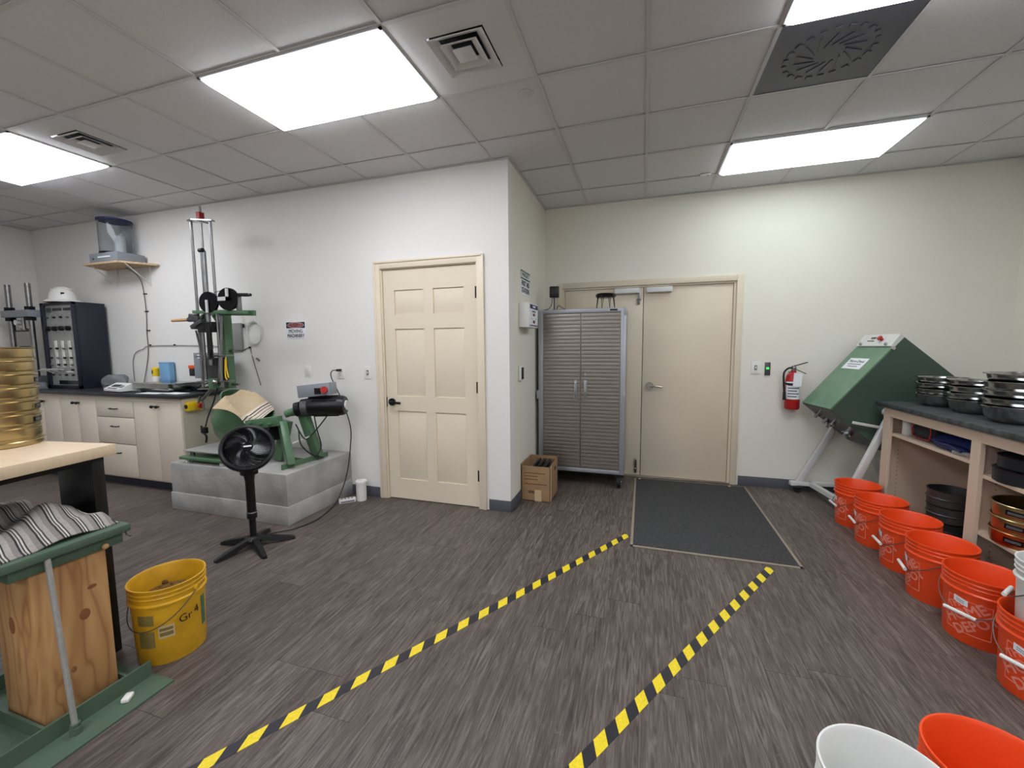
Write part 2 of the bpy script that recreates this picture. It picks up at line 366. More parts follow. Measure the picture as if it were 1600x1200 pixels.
# planks: separate boards, joints staggered; beyond the part in view one joined field
PW, PL = 0.18, 1.22
plank_me = B().bb(-PW / 2 + .0006, PW / 2 - .0006, -PL / 2 + .0008, PL / 2 - .0008, -.004, 0).mesh('plank', 'floor')
short = {}
rest = B(); nplank = 0
ix = 0; x = XL
cells = []
while x < XR - 0.01:
    off = random.uniform(0, PL)
    y = YR - off
    while y < YB:
        y0, y1 = max(y, YR), min(y + PL, YB); x1 = min(x + PW, XR)
        if y1 - y0 > 0.03: cells.append((x, x1, y0, y1))
        y += PL
    x += PW
def seen(c):
    mx, my = (c[0] + c[1]) / 2, (c[2] + c[3]) / 2
    if mx < XJ - .1 and c[2] > YL: return False
    d = Vector((mx, my, -EYE)); zf = d.dot(fw)
    for yy in (c[2], my, c[3]):
        d = Vector((mx, yy, -EYE)); zf = d.dot(fw)
        if zf > 0.3:
            u = 800 + FPX * d.dot(r2) / zf; v = 600 - FPX * d.dot(u2) / zf
            if -120 < u < 1720 and v < 1320: return True
    return False
vis = [c for c in cells if seen(c)]
vis.sort(key=lambda c: ((c[0] + c[1]) / 2) ** 2 + ((c[2] + c[3]) / 2) ** 2)
pick = set(vis[:298])
for c in cells:
    if c in pick:
        k = (round(c[1] - c[0], 3), round(c[3] - c[2], 3)); loc = ((c[0] + c[1]) / 2, (c[2] + c[3]) / 2, 0)
        if k == (PW, PL): me = plank_me
        else: me = B().bb(-k[0] / 2 + .0006, k[0] / 2 - .0006, -k[1] / 2 + .0008, k[1] / 2 - .0008, -.004, 0).mesh('plank', 'floor')
        link('plank', me, floor, loc)
    elif not (c[0] < XJ - .2 and c[2] > YL + .1):
        rest.bb(c[0] + .0006, c[1] - .0006, c[2] + .0008, c[3] - .0008, -.004, 0)
ro = rest.obj('plank_field', 'floor', floor); ro['kind'] = 'stuff'

def wall_x(name, y0, y1, x0, x1, m, hole=None, label=None):
    b = B()
    if hole:
        a, c, h = hole
        b.bb(x0, a, y0, y1, 0, H + .1); b.bb(c, x1, y0, y1, 0, H + .1); b.bb(a, c, y0, y1, h, H + .1)
    else: b.bb(x0, x1, y0, y1, 0, H + .1)
    return struct(b.obj(name, m), label)
D1 = (-2.345, -1.375, 2.185)      # six-panel door opening
D2 = (-0.885, 0.885, 2.10)        # double door opening
wall_x('wall_back', YB, YB + .12, XJ - .12, XR + .12, 'wall_cream', D2, 'cream painted wall with the double doors')
wall_x('wall_back_left', YL, YL + .12, XL - .12, XJ, 'wall_white', D1, 'white painted wall with the six-panel door')
struct(B().bb(XJ - .12, XJ, YL + .12, YB, 0, H + .1).obj('wall_jog', 'wall_cream'), 'short cream return wall with the first aid sign')
struct(B().bb(XL - .12, XL, YR, YL, 0, H + .1).obj('wall_left', 'wall_white'))
struct(B().bb(XR, XR + .12, YR, YB, 0, H + .1).obj('wall_right', 'wall_cream'))
struct(B().bb(XL - .12, XR + .12, YR - .12, YR, 0, H + .1).obj('wall_rear', 'wall_white'))
# backing behind door openings so no light leaks
for (a, c, h), yy in ((D1, YL + .12), (D2, YB + .12)):
    pass
def base(name, x0, x1, y0, y1):
    b = B(); b.bb(x0, x1, y0, y1, 0, .10, .003); return struct(b.obj(name, 'baseboard'), 'dark grey vinyl cove base')
base('baseboard_back', 0.965, XR, YB - .008, YB)
base('baseboard_back_far', XJ, -0.965, YB - .008, YB)
base('baseboard_jog', XJ, XJ + .008, YL - .008, YB - .01)
base('baseboard_back_left', -1.29, XJ, YL - .008, YL)
base('baseboard_door_left', -2.75, -2.43, YL - .008, YL)
base('baseboard_right', XR - .008, XR, 0, YB - .01)
base('baseboard_left', XL, XL + .008, -1, 2.8)

# ceiling: plenum slab, tiles, grid
ceil = struct(B().bb(XL - .12, XR + .12, YR - .12, YB + .12, H + .06, H + .12).obj('ceiling', 'tile'), 'suspended grid ceiling of grey-white tiles')
lights = [(-3, -1, -1), (-8, -6, -1), (2, 4, 2), (2, 4, -1), (-3, -1, -5), (-8, -6, -5), (2, 4, -5), (-3, -1, -8), (2, 4, -8)]   # col0, col1, row
lit = {(i, r) for a, c, r in lights for i in range(a, c)}
special = {(-1, -1), (-6, -1), (2, 0)}
def gx(i): return GX + i * T
def gy(j): return GY + j * T
tile_me = B().bb(-T / 2 + .004, T / 2 - .004, -T / 2 + .004, T / 2 - .004, 0, .015).mesh('ceiling_tile', 'tile')
restt = B()
i0, i1, j0, j1 = -12, 6, -10, 4
for i in range(i0, i1):
    for j in range(j0, j1):
        if (i, j) in lit or (i, j) in special: continue
        x0, x1 = max(gx(i), XL), min(gx(i + 1), XR); y0, y1 = max(gy(j), YR), min(gy(j + 1), YB)
        if x1 < XJ + .05: y1 = min(y1, YL)
        if x1 - x0 < .03 or y1 - y0 < .03: continue
        if j < -3 or y1 < 0.6: restt.bb(x0 + .004, x1 - .004, y0 + .004, y1 - .004, H + .002, H + .017); continue
        if abs(x1 - x0 - T) < .001 and abs(y1 - y0 - T) < .001: link('ceiling_tile', tile_me, ceil, ((x0 + x1) / 2, (y0 + y1) / 2, H + .002 + random.uniform(0, .002)))
        else:
            dx, dy = (x1 - x0) / 2 - .003, (y1 - y0) / 2 - .003
            link('ceiling_tile', B().bb(-dx, dx, -dy, dy, 0, .015).mesh('ceiling_tile', 'tile'), ceil, ((x0 + x1) / 2, (y0 + y1) / 2, H + .002))
q = restt.obj('ceiling_tile_field', 'tile', ceil); q['kind'] = 'stuff'
TW = .0105
for i in range(i0, i1 + 1):
    if XL < gx(i) < XR:
        y1 = YL if gx(i) < XJ else YB
        b = B().bb(-TW, TW, YR, y1, -.004, .0); b.bb(-.002, .002, YR, y1, 0, .03)
        link('grid_runner', b.mesh('grid_runner', 'tbar'), ceil, (gx(i), 0, H))
for j in range(j0, j1 + 1):
    if YR < gy(j) < YB:
        x0 = XL if gy(j) < YL else XJ
        b = B().bb(x0, XR, -TW, TW, -.0045, -.0005)
        link('grid_cross_tee', b.mesh('grid_cross_tee', 'tbar'), ceil, (0, gy(j), H))
for (x0, x1, y0, y1) in ((XL, XJ, YL - .022, YL), (XJ, XR, YB - .022, YB), (XJ, XJ + .022, YL - .022, YB), (XR - .022, XR, YR, YB), (XL, XL + .022, YR, YL)):
    B().bb(x0, x1, y0, y1, H - .005, H - .001).obj('wall_angle', 'tbar', ceil)

names = ['over the drum mixer and pedestal fan', 'over the far black lab counter', 'closest to the double doors', 'next to the dark return grille', 'over the middle of the room behind', 'over the bench side of the room behind', 'over the bucket side of the room behind', 'near the rear wall over the middle', 'near the rear wall over the buckets']
for (a, c, r), nm in zip(lights, names):
    t = thing('ceiling_light', 'glowing white rectangular ceiling light panel ' + nm, 'ceiling light', ((gx(a) + gx(c)) / 2, gy(r) + T / 2, H), 0, 'flat ceiling light panels')
    hx, hy = T - .004, T / 2 - .004
    b = B()
    for s in (-1, 1):
        b.bb(-hx, hx, s * hy - (.014 if s > 0 else 0), s * hy + (.014 if s < 0 else 0), -.012, .03)
        b.bb(s * hx - (.014 if s > 0 else 0), s * hx + (.014 if s < 0 else 0), -hy, hy, -.012, .03)
    b.obj('frame', 'lamp_frame', t)
    d_ = B(); rg = [[d_.bm.verts.new((sx_ * (hx - i_), sy_ * (hy - i_), z_)) for sx_, sy_ in ((-1, -1), (1, -1), (1, 1), (-1, 1))] for i_, z_ in ((.013, .012), (.013, -.012), (.035, -.034))]  # lens drop with sloped sides, added to throw light onto the ceiling
    d_.skin(rg); d_.bm.faces.new(rg[0]); d_.bm.faces.new(rg[-1]); d_.obj('diffuser', 'lamp_dim' if (a, r) == (2, 2) else 'lamp', t)
def vent(i, j, label):
    t = thing('ceiling_vent', label, 'vent', (gx(i) + T / 2, gy(j) + T / 2, H), 0)
    h = T / 2 - .006; o = .155
    b = B()
    for s in (-1, 1):
        b.bb(-h, h, min(s * o, s * h), max(s * o, s * h), -.003, .006); b.bb(min(s * o, s * h), max(s * o, s * h), -o, o, -.003, .006)
    b.obj('face_plate', 'vent', t)
    B().bb(-o, o, -o, o, .03, .04).obj('duct', 'vent_dark', t)
    for k, (ro, ri) in enumerate(((.150, .105), (.100, .058))):
        v = B(); 
        for q in range(4):
            a = q * PI / 2; R = Matrix.Rotation(a, 3, 'Z')
            P = [R @ Vector(p) for p in ((-ro, -ro, -.012), (ro, -ro, -.012), (ri, -ri, .012), (-ri, -ri, .012))]
            v.prism(P, R @ Vector((0, 0, .004)))
        v.obj('louvre_ring', 'vent', t)
    B().bb(-.052, .052, -.052, .052, -.012, -.006, .002).obj('centre_plate', 'vent', t)
vent(-1, -1, 'square stepped air diffuser between the light panel and return wall corner')
vent(-6, -1, 'square stepped air diffuser next to the light over the lab counter')
t = thing('return_grille', 'dark grey square return panel with a round swirl pattern in the ceiling', 'vent', (gx(2) + T / 2, gy(0) + T / 2, H))
B().bb(-T / 2 + .006, T / 2 - .006, -T / 2 + .006, T / 2 - .006, 0, .008).obj('panel', 'return', t)
b = B()
for k in range(22):
    a = k / 22 * 2 * PI; R = Matrix.Rotation(a, 3, 'Z'); b.box(R @ Vector((.2, 0, -.002)), (.022, .03, .005), R)
for k in range(14):
    a = k / 14 * 2 * PI; R = Matrix.Rotation(a, 3, 'Z'); b.box(R @ Vector((.11, 0, -.002)), (.1, .007, .004), R @ Matrix.Rotation(.5, 3, 'Z'))
b.obj('swirl_vane', 'return', t)
t = thing('sprinkler_cover', 'small round white concealed sprinkler cover in a ceiling tile', 'sprinkler', (gx(0) - .10, gy(0) + .14, H))
B().lathe([(0, -.006), (.03, -.006), (.042, -.001), (.042, .002)], 24).obj('cover_plate', 'tbar', t)
B().lathe([(.042, -.001), (.05, .0), (.05, .002)], 24).obj('rim', 'tile', t)
t = thing('ceiling_sensor', 'tiny white oval sensor on the ceiling beside the light near the doors', 'sensor', (gx(2) - .10, gy(3) - .03, H))
B().box((0, 0, -.008), (.09, .035, .014), None, .006).obj('housing', 'white_plastic', t)
B().ball((.02, 0, -.015), .006, 8).obj('lens', 'ink_grey', t)

# ================================================================== six-panel door
x0, x1, zt = D1[0] + .02, D1[1] - .02, D1[2] - .015
yf = YL + .012; W = x1 - x0; Hd = zt - .008
panels = []
st = .115; mid = .10; pw = (W - 2 * st - mid) / 2
zr = [(.20, .86), (1.0, 1.63), (1.76, 1.985)]
b = B()
b.bb(x0, x0 + st, yf, yf + .04, .008, zt); b.bb(x1 - st, x1, yf, yf + .04, .008, zt); b.bb(x0 + st + pw, x0 + st + pw + mid, yf, yf + .04, .008, zt)
zs = [.008] + [v for p in zr for v in p] + [zt]
for k in range(0, len(zs), 2):
    for a in (x0 + st, x0 + st + pw + mid): b.bb(a, a + pw, yf, yf + .04, zs[k], zs[k + 1])
door = struct(b.obj('door_1', 'door_paint'), 'beige six-panel door with black lever handle')
for a in (x0 + st, x0 + st + pw + mid):
    for za, zb in zr:
        p = B(); c = (a + pw / 2, (za + zb) / 2); hw, hh = pw / 2, (zb - za) / 2; i = .035
        o = [Vector((c[0] + s * hw, yf + .014, c[1] + t_ * hh)) for s, t_ in ((-1, -1), (1, -1), (1, 1), (-1, 1))]
        n = [Vector((c[0] + s * (hw - i), yf + .002, c[1] + t_ * (hh - i))) for s, t_ in ((-1, -1), (1, -1), (1, 1), (-1, 1))]
        k = [v + Vector((0, .02, 0)) for v in o]
        vo, vn, vk = [[p.bm.verts.new(v) for v in L_] for L_ in (o, n, k)]
        p.skin([vk, vo, vn]); p.bm.faces.new(vn); p.bm.faces.new(vk)
        p.obj('door_panel', 'door_paint', door)
h = B().cyl((x0 + .06, yf, .945), (x0 + .06, yf - .02, .945), .034, n=20); h.cyl((x0 + .06, yf - .02, .945), (x0 + .06, yf - .05, .945), .013)
h.bar((x0 + .05, yf - .05, .945), (x0 + .175, yf - .05, .94), .016, .022, .004); h.obj('door_handle', 'black_metal', door)
B().bb(x0 - .002, x0 + .004, yf - .004, yf + .03, .90, .99).obj('latch_plate', 'black_metal', door)
for z in (.30, 1.10, 1.93): B().cyl((x1 + .004, yf - .006, z - .05), (x1 + .004, yf - .006, z + .05), .010, n=10).obj('hinge', 'black_metal', door)
b = B()
cw = .065
for (a, c, z0_, z1_) in ((D1[0] - cw, D1[0] + .004, 0, D1[2] + cw), (D1[1] - .004, D1[1] + cw, 0, D1[2] + cw)):
    b.bb(a, c, YL - .018, YL + .001, z0_, z1_, .004)
    b.bb(a + (.0 if a < -2 else .045), c - (.045 if a < -2 else .0), YL - .026, YL - .01, z0_, z1_, .004)
b.bb(D1[0], D1[1], YL - .018, YL + .001, D1[2] - .004, D1[2] + cw, .004); b.bb(D1[0] - cw + .01, D1[1] + cw - .01, YL - .026, YL - .01, D1[2] + .045, D1[2] + cw, .004)
for a in (D1[0], D1[1] - .016): b.bb(a, a + .016, YL, YL + .12, 0, D1[2])
b.bb(D1[0], D1[1], YL, YL + .12, D1[2] - .012, D1[2])
struct(b.obj('trim_1', 'door_paint'), 'beige moulded casing of the six-panel door')
struct(B().bb(D1[0], D1[1], YL + .10, YL + .12, 0, D1[2]).obj('leak_backing_1', 'black_metal'))  # unseen black sheet added behind the six-panel door to stop light leaks

# ================================================================== double doors
yf = YB + .01
b = B()
for a in (-1, 1):
    b.bb(min(a * .885, a * .945), max(a * .885, a * .945), YB - .02, YB + .1, 0, 2.16, .004)
    b.bb(min(a * .862, a * .8855), max(a * .862, a * .8855), YB + .004, YB + .099, 0, 2.10)
b.bb(-.8855, .8855, YB - .0195, YB + .099, 2.10, 2.1615, .004); b.bb(-.861, .861, YB + .005, YB + .1, 2.082, 2.102)
struct(b.obj('trim_2', 'door_paint2'), 'taupe steel frame of the double doors')
dl = struct(B().bb(-.86, -.012, yf + .01, yf + .055, .012, 2.08, .003).obj('door_2', 'door_paint2'), 'flush taupe door leaf half hidden by the steel cabinet')
dr = struct(B().bb(-.006, .86, yf + .01, yf + .055, .012, 2.08, .003).obj('door_3', 'door_paint2'), 'flush taupe door leaf with silver lever handle')
struct(B().bb(-.89, .89, YB + .07, YB + .12, 0, 2.1).obj('leak_backing_2', 'black_metal'))  # hidden black backing added behind both leaves to block leaking light
struct(B().bb(-.885, .885, YB - .02, YB + .09, 0, .012, .003).obj('trim_5', 'satin'), 'metal threshold under the double doors')
for d, a in ((dl, -.31), (dr, .02)):
    B().bb(a, a + .26, yf - .04, yf + .01, 2.02, 2.075, .006).obj('door_closer', 'white_paint', d)
h = B().cyl((.07, yf + .01, 1.02), (.07, yf - .012, 1.02), .042, n=24); h.cyl((.07, yf - .01, 1.02), (.07, yf - .055, 1.02), .018)
h.tube([(.07, yf - .05, 1.02), (.12, yf - .055, 1.02), (.2, yf - .05, 1.012)], .010, 8, 3); h.obj('door_handle', 'satin', dr)
for z0_, z1_ in ((1.90, 2.07), (.04, .20)):
    q = B().bb(-.07, -.045, yf - .012, yf + .011, z0_, z1_, .003); q.cyl((-.0575, yf - .012, z0_ + .02), (-.0575, yf - .012, z1_ - .01), .006, n=8)
    q.cyl((-.08, yf - .014, z0_ + .05), (-.035, yf - .014, z0_ + .05), .006, n=8); q.obj('flush_bolt', 'steel', dl)
for sx_, nm in ((-.05, 'by the meeting edge of the double doors'), (.83, 'by the frame foot of the double doors')):
    t = B(); t.prism([(sx_ - .02, 4.60, 0), (sx_ + .05, 4.60, 0), (sx_ + .05, 4.60, .018), (sx_ + .01, 4.60, .006)], (0, .03, 0))
    tag(t.obj('wood_shim', 'particle'), 'small pale wood shim on the floor ' + nm, 'shim')

# ================================================================== floor tape and mat
def tape(p0, p1, label):
    p0, p1 = Vector(p0), Vector(p1); d = p1 - p0; L_ = d.length
    o = B().bb(0, L_, -.025, .025, 0.0, .0015).obj('hazard_tape', 'hazard'); o.location = p0; o.rotation_euler = (0, 0, math.atan2(d.y, d.x))
    return tag(o, label, 'tape', 'hazard tape lines on the floor')
tape((-.088, 3.205, 0), (-1.95, .105, 0), 'yellow and black striped floor tape running past the fan towards the mat corner')
tape((.822, 2.975, 0), (-.90, .16, 0), 'yellow and black striped floor tape ending under the front edge of the grey mat')
t = thing('door_mat', 'charcoal ribbed entrance mat with tan rubber border before the double doors', 'mat', (.48, 3.84, 0))
b = B(); hx, hy = .545, .82
b.bb(-hx + .02, hx - .02, -hy + .02, hy - .02, .001, .011, .002); b.obj('pile', 'mat_grey', t)
b = B()
for s in (-1, 1):
    b.bb(-hx, hx, min(s * hy, s * (hy - .024)), max(s * hy, s * (hy - .024)), 0, .007, .002); b.bb(min(s * hx, s * (hx - .024)), max(s * hx, s * (hx - .024)), -hy, hy, 0, .007, .002)
b.obj('border', 'mat_edge', t)

# ================================================================== steel cabinet
CX0, CX1, CY0, CY1, CZ0, CZ1 = -1.05, -.165, 4.24, 4.69, .15, 1.83
t = thing('steel_cabinet', 'tall brushed steel two-door rolling cabinet before the left leaf of the double doors', 'cabinet', ((CX0 + CX1) / 2, (CY0 + CY1) / 2, 0))
ox, oy = (CX0 + CX1) / 2, (CY0 + CY1) / 2; hw, hd = (CX1 - CX0) / 2, (CY1 - CY0) / 2
b = B(); b.bb(-hw + .002, hw - .002, -hd + .03, hd, CZ0 + .02, CZ1 - .02); b.obj('body', 'cab_frame', t)
b = B()
for s in (-1, 1): b.bb(min(s * hw, s * (hw - .05)), max(s * hw, s * (hw - .05)), -hd, -hd + .05, CZ0, CZ1, .004)
b.bb(-hw + .0015, hw - .0015, -hd + .0015, hd, CZ1 - .04, CZ1 + .0015, .004); b.bb(-hw + .0015, hw - .0015, -hd + .0015, hd, CZ0 - .0015, CZ0 + .04, .004); b.obj('frame', 'cab_frame', t)
for s in (-1, 1):
    a, c = (-hw + .052, -.003) if s < 0 else (.003, hw - .052)
    z0_, z1_ = CZ0 + .043, CZ1 - .043
    d = B().bb(a, c, -hd + .008, -hd + .03, z0_, z1_).obj('door', 'cab_door', t)
    n = 42; dz = (z1_ - z0_) / n; me = None
    rb = B(); P = [(a + .008, -hd + .009, -dz * .46), (a + .008, -hd + .0045, -dz * .36), (a + .008, -hd + .003, 0), (a + .008, -hd + .0045, dz * .36), (a + .008, -hd + .009, dz * .46)]
    rb.prism(P, (c - a - .016, 0, 0)); me = rb.mesh('rib', 'cab_door')
    for k in range(n): link('rib', me, d, (0, 0, z0_ + dz * (k + .5)))
    hx_ = s * .05
    B().bb(hx_ - .016, hx_ + .016, -hd - .012, -hd, .90, 1.11, .004).obj('handle_recess', 'cab_frame', d)
    B().bar((hx_, -hd - .03, .92), (hx_, -hd - .03, 1.09), .016, .012, .003).bar((hx_, -hd - .03, .93), (hx_, -hd, .93), .012, .012).bar((hx_, -hd - .03, 1.08), (hx_, -hd, 1.08), .012, .012).obj('handle', 'chrome', d)
    if s > 0: B().cyl((hx_ + .0, -hd - .012, 1.17), (hx_, -hd + .0, 1.17), .012, n=12).obj('lock', 'chrome', d)
    for zz in (.95, CZ1 - .03): B().bb(s * hw - .02, s * hw + .004, -hd - .004, -hd + .01, zz - .045, zz + .045, .002).obj('hinge_plate', 'cab_frame', t)
B().bb(hw - .155, hw - .085, -hd - .006, -hd, CZ1 - .025, CZ1 - .01, .001).obj('badge', 'black_gloss', t)
for sx_ in (-1, 1):
    for sy_ in (-1, 1):
        c = B(); px, py = sx_ * (hw - .05), sy_ * (hd - .06)
        w_ = B().cyl((px - .018, py, .064), (px + .018, py, .064), .064, n=20)
        q = c.bb(px - .045, px + .045, py - .045, py + .045, CZ0 - .035, CZ0 + .002, .003).obj('caster', 'rubber', t)
        w_.obj('wheel', 'rubber', q)
        f = B().prism([(px + .02, py - .03, .125), (px + .02, py + .03, .125), (px + .02, py + .012, .052), (px + .02, py - .012, .052)], (.005, 0, 0)); f.cyl((px + .018, py, .064), (px + .03, py, .064), .016, n=10); f.obj('fork', 'chrome', q)
# things on the cabinet
t = thing('small_stool', 'small black wire-legged round stool on top of the steel cabinet', 'stool', (-.375, 4.38, CZ1))
B().lathe([(0, .115), (.085, .115), (.1, .122), (.105, .14), (.095, .155), (0, .16)], 24).obj('seat', 'black_gloss', t)
for k in range(4):
    a = k * PI / 2 + .5
    B().tube([(math.cos(a - .12) * .085, math.sin(a - .12) * .085, .12), (math.cos(a) * .1, math.sin(a) * .1, .003), (math.cos(a + .12) * .085, math.sin(a + .12) * .085, .12)], .004, 6).obj('leg', 'black_metal', t)
t = thing('phone_charger', 'black box-shaped device on a thin stalk with cables atop the steel cabinet', 'device', (-.905, 4.36, CZ1))
B().lathe([(0, 0), (.05, 0), (.05, .008), (.012, .012), (.012, .016), (0, .016)], 20).obj('foot', 'black_plastic', t)
B().cyl((0, 0, .01), (0, 0, .15), .006, n=8).obj('stalk', 'black_plastic', t)
B().box((0, 0, .195), (.1, .07, .115), Matrix.Rotation(.2, 3, 'Z'), .01).obj('housing', 'black_plastic', t)
B().tube([(-.02, 0, .14), (-.03, -.01, .06), (-.06, -.02, .02), (-.11, -.03, .008)], .004, 6, 5).tube([(.03, -.03, .006), (.05, -.03, .05), (.08, -.02, .03), (.12, -.02, .008), (.06, -.04, .008)], .004, 6, 5).obj('cable', 'black_plastic', t)

# ================================================================== cardboard box
t = thing('cardboard_box', 'worn open cardboard box of dark trays beside the steel cabinet', 'box', (-.943, 3.86, 0))
hx, hy, hz, th = .14, .172, .335, .006
b = B()
b.bb(-hx, hx, -hy, -hy + th, 0, hz); b.obj('front_wall', 'card', t)
B().bb(-hx, hx, hy - th, hy, 0, hz + .02).obj('back_wall', 'card', t)
B().bb(-hx, -hx + th, -hy, hy, 0, hz + .02).obj('side_wall', 'card', t)
sw = B().prism([(hx - th, -hy, 0), (hx - th, hy, 0), (hx - th, hy, hz + .02), (hx - th, -hy, hz)], (th, 0, 0)).obj('side_wall', 'card', t)
B().box((hx + .0006, .05, .27), (.0016, .075, .028), None).obj('hand_hole', 'ink', t)
B().bb(-hx, hx, -hy, hy, 0, th).obj('bottom', 'card', t)
B().bb(-.01, .055, -hy - .0012, -hy, .0, .11).obj('tape_strip', 'tape_tan', t)
B().bb(hx, hx + .0012, -hy, -hy + .05, 0, hz).obj('tape_strip', 'tape_tan', t)
b = B()
for k, (z, wd) in enumerate(((.265, .2), (.235, .13), (.205, .13), (.16, .22))):
    b.bb(-.11, -.11 + wd, -hy - .0008, -hy, z, z + .009)
b.bb(-.07, .0, -hy - .0008, -hy, .075, .10); b.obj('printing', 'card_print', t)
for k in range(6):
    o = B().box((0, 0, .17), (.016, .27, .33), None, .003).obj('binder', 'black_plastic' if k % 3 else 'pan_dark')
    o.location = (-1.055 + k * .027, 3.865, .012); o.rotation_euler = (0, .26 + .03 * (k % 2), 0)
    tag(o, 'thin dark plastic tray standing in the open cardboard box', 'tray', 'dark trays in the cardboard box')

# ================================================================== wall items
def plate(name, label, cat, loc, wall, wd=.075, ht=.12, m='white_plastic', extra=None):
    """wall plate; wall = 'y' faces -Y, 'x' faces +X"""
    t = thing(name, label, cat, loc, 0 if wall == 'y' else PI / 2)
    B().bb(-wd / 2, wd / 2, -.008, 0, -ht / 2, ht / 2, .002).obj('plate', m, t)
    return t
def toggle(t):
    B().box((0, -.014, 0), (.010, .02, .022), Matrix.Rotation(.4, 3, 'X'), .002).obj('toggle', 'white_plastic', t)
    B().bb(-.012, .012, -.0095, -.007, -.024, .024).obj('slot', 'cord_grey', t)
def sockets(t):
    for z in (-.022, .022): B().bb(-.018, .018, -.011, -.007, z - .014, z + .014, .002).obj('socket', 'cord_white', t)
t = plate('light_switch', 'white toggle light switch by the handle side of the six-panel door', 'light switch', (-2.52, YL, 1.22), 'y'); toggle(t)
t = plate('wall_outlet', 'white outlet with a black plug between two wall plates', 'outlet', (-2.83, YL, 1.22), 'y'); sockets(t)
t = plate('wall_outlet', 'grey-faced wall plate below the danger sign with nothing plugged in', 'outlet', (-3.235, YL, 1.225), 'y'); B().bb(-.018, .018, -.012, -.007, -.035, .035, .002).obj('socket', 'cord_white', t)
t = plate('wall_outlet', 'white outlet on the wall above the platform scale', 'outlet', (-5.22, YL, 1.24), 'y'); sockets(t)
t = plate('light_switch', 'white toggle light switch by the frame of the double doors', 'light switch', (1.085, YB, 1.225), 'y', .085, .125); toggle(t)
t = plate('door_release', 'dark steel release plate with a lit green button by the light switch', 'button', (1.19, YB, 1.215), 'y', .05, .13, 'grime')
B().box((0, -.011, .005), (.024, .008, .02), None, .003).obj('button', 'led', t)
t = thing('thermostat', 'white oval smart thermostat with dark face on the return wall', 'thermostat', (XJ, 3.67, 1.215), PI / 2)
b = B(); b.box((0, -.014, 0), (.085, .028, .15), None, .013); b.obj('body', 'white_plastic', t)
B().box((0, -.032, -.003), (.05, .012, .11), None, .005).obj('face', 'black_gloss', t)
# danger sign
t = thing('danger_sign', 'white danger moving machinery sign on the wall above the drum mixer', 'sign', (-3.36, YL, 1.64))
hw, hh = .125, .088
B().bb(-hw, hw, -.004, 0, -hh, hh, .001).obj('board', 'paper', t)
B().bb(-hw + .008, hw - .008, -.005, -.0035, .022, hh - .006).obj('header', 'ink', t)
def ell(a, c, zc, y, nm, m):
    b = B(); vs = [b.bm.verts.new((a * math.cos(k / 32 * 2 * PI), y, zc + c * math.sin(k / 32 * 2 * PI))) for k in range(32)]; vb = [b.bm.verts.new(v.co + Vector((0, .001, 0))) for v in vs]
    b.skin([vs, vb]); b.bm.faces.new(vs); b.bm.faces.new(vb[::-1]); b.obj(nm, m, t)
ell(.104, .027, .052, -.0058, 'oval_ring', 'paper'); ell(.100, .0235, .052, -.0066, 'oval', 'sign_red')
text_obj('lettering', [('DANGER', .042, 0, .052, 1.0, 0, .012)], lambda s, q: Vector((s, -.0078, q)), 'paper', t)
text_obj('lettering', [('MOVING', .048, 0, -.010, .92, 0, .012), ('MACHINERY', .048, 0, -.056, .80, 0, .012)], lambda s, q: Vector((s, -.0052, q)), 'ink', t)
# first aid sign
t = thing('first_aid_sign', 'white and green emergency first aid station sign on the return wall', 'sign', (XJ, 3.88, 2.055), PI / 2)
hw, hh = .165, .115
B().bb(-hw, hw, -.004, 0, -hh, hh, .001).obj('board', 'paper', t)
B().bb(-hw + .004, hw - .004, -.005, -.0035, .03, hh - .004).obj('header', 'sign_green', t)
B().bb(-hw + .012, hw - .012, -.0058, -.0045, .045, hh - .018).obj('header_field', 'paper', t)
text_obj('lettering', [('EMERGENCY', .05, 0, .071, .9, 0, .010)], lambda s, q: Vector((s, -.0068, q)), 'sign_green', t)
text_obj('lettering', [('FIRST AID', .066, 0, -.008, .95, 0, .014), ('STATION', .066, 0, -.072, .95, 0, .014)], lambda s, q: Vector((s, -.0056, q)), 'ink', t)
# dispenser box
t = thing('wall_dispenser', 'white wall box with a navy headed label below the first aid sign', 'dispenser', (XJ, 3.82, 1.745), PI / 2)
B().bb(-.165, .165, -.10, 0, -.112, .112, .006).obj('body', 'white_plastic', t)
B().bb(-.15, .15, -.102, -.0995, -.105, .105).obj('label_card', 'paper', t)
B().bb(-.14, .14, -.1035, -.1015, .06, .098).obj('label_header', 'navy', t); B().bb(-.14, .14, -.1035, -.1015, -.098, -.088).obj('label_footer', 'navy', t)
b = B(); b.bb(-.05, .05, -.105, -.103, .072, .088); b.obj('header_print', 'paper', t)
b = B(); b.bb(-.06, .06, -.1035, -.1015, .03, .044); b.bb(-.09, -.06, -.1035, -.1015, -.035, -.029); b.bb(.06, .09, -.1035, -.1015, -.035, -.029); b.obj('label_print', 'ink_grey', t)
b = B(); b.bb(-.035, .035, -.1035, -.1015, -.005, .018); b.bb(-.035, .035, -.1035, -.1015, -.072, -.045); b.obj('label_picture', 'card_print', t)
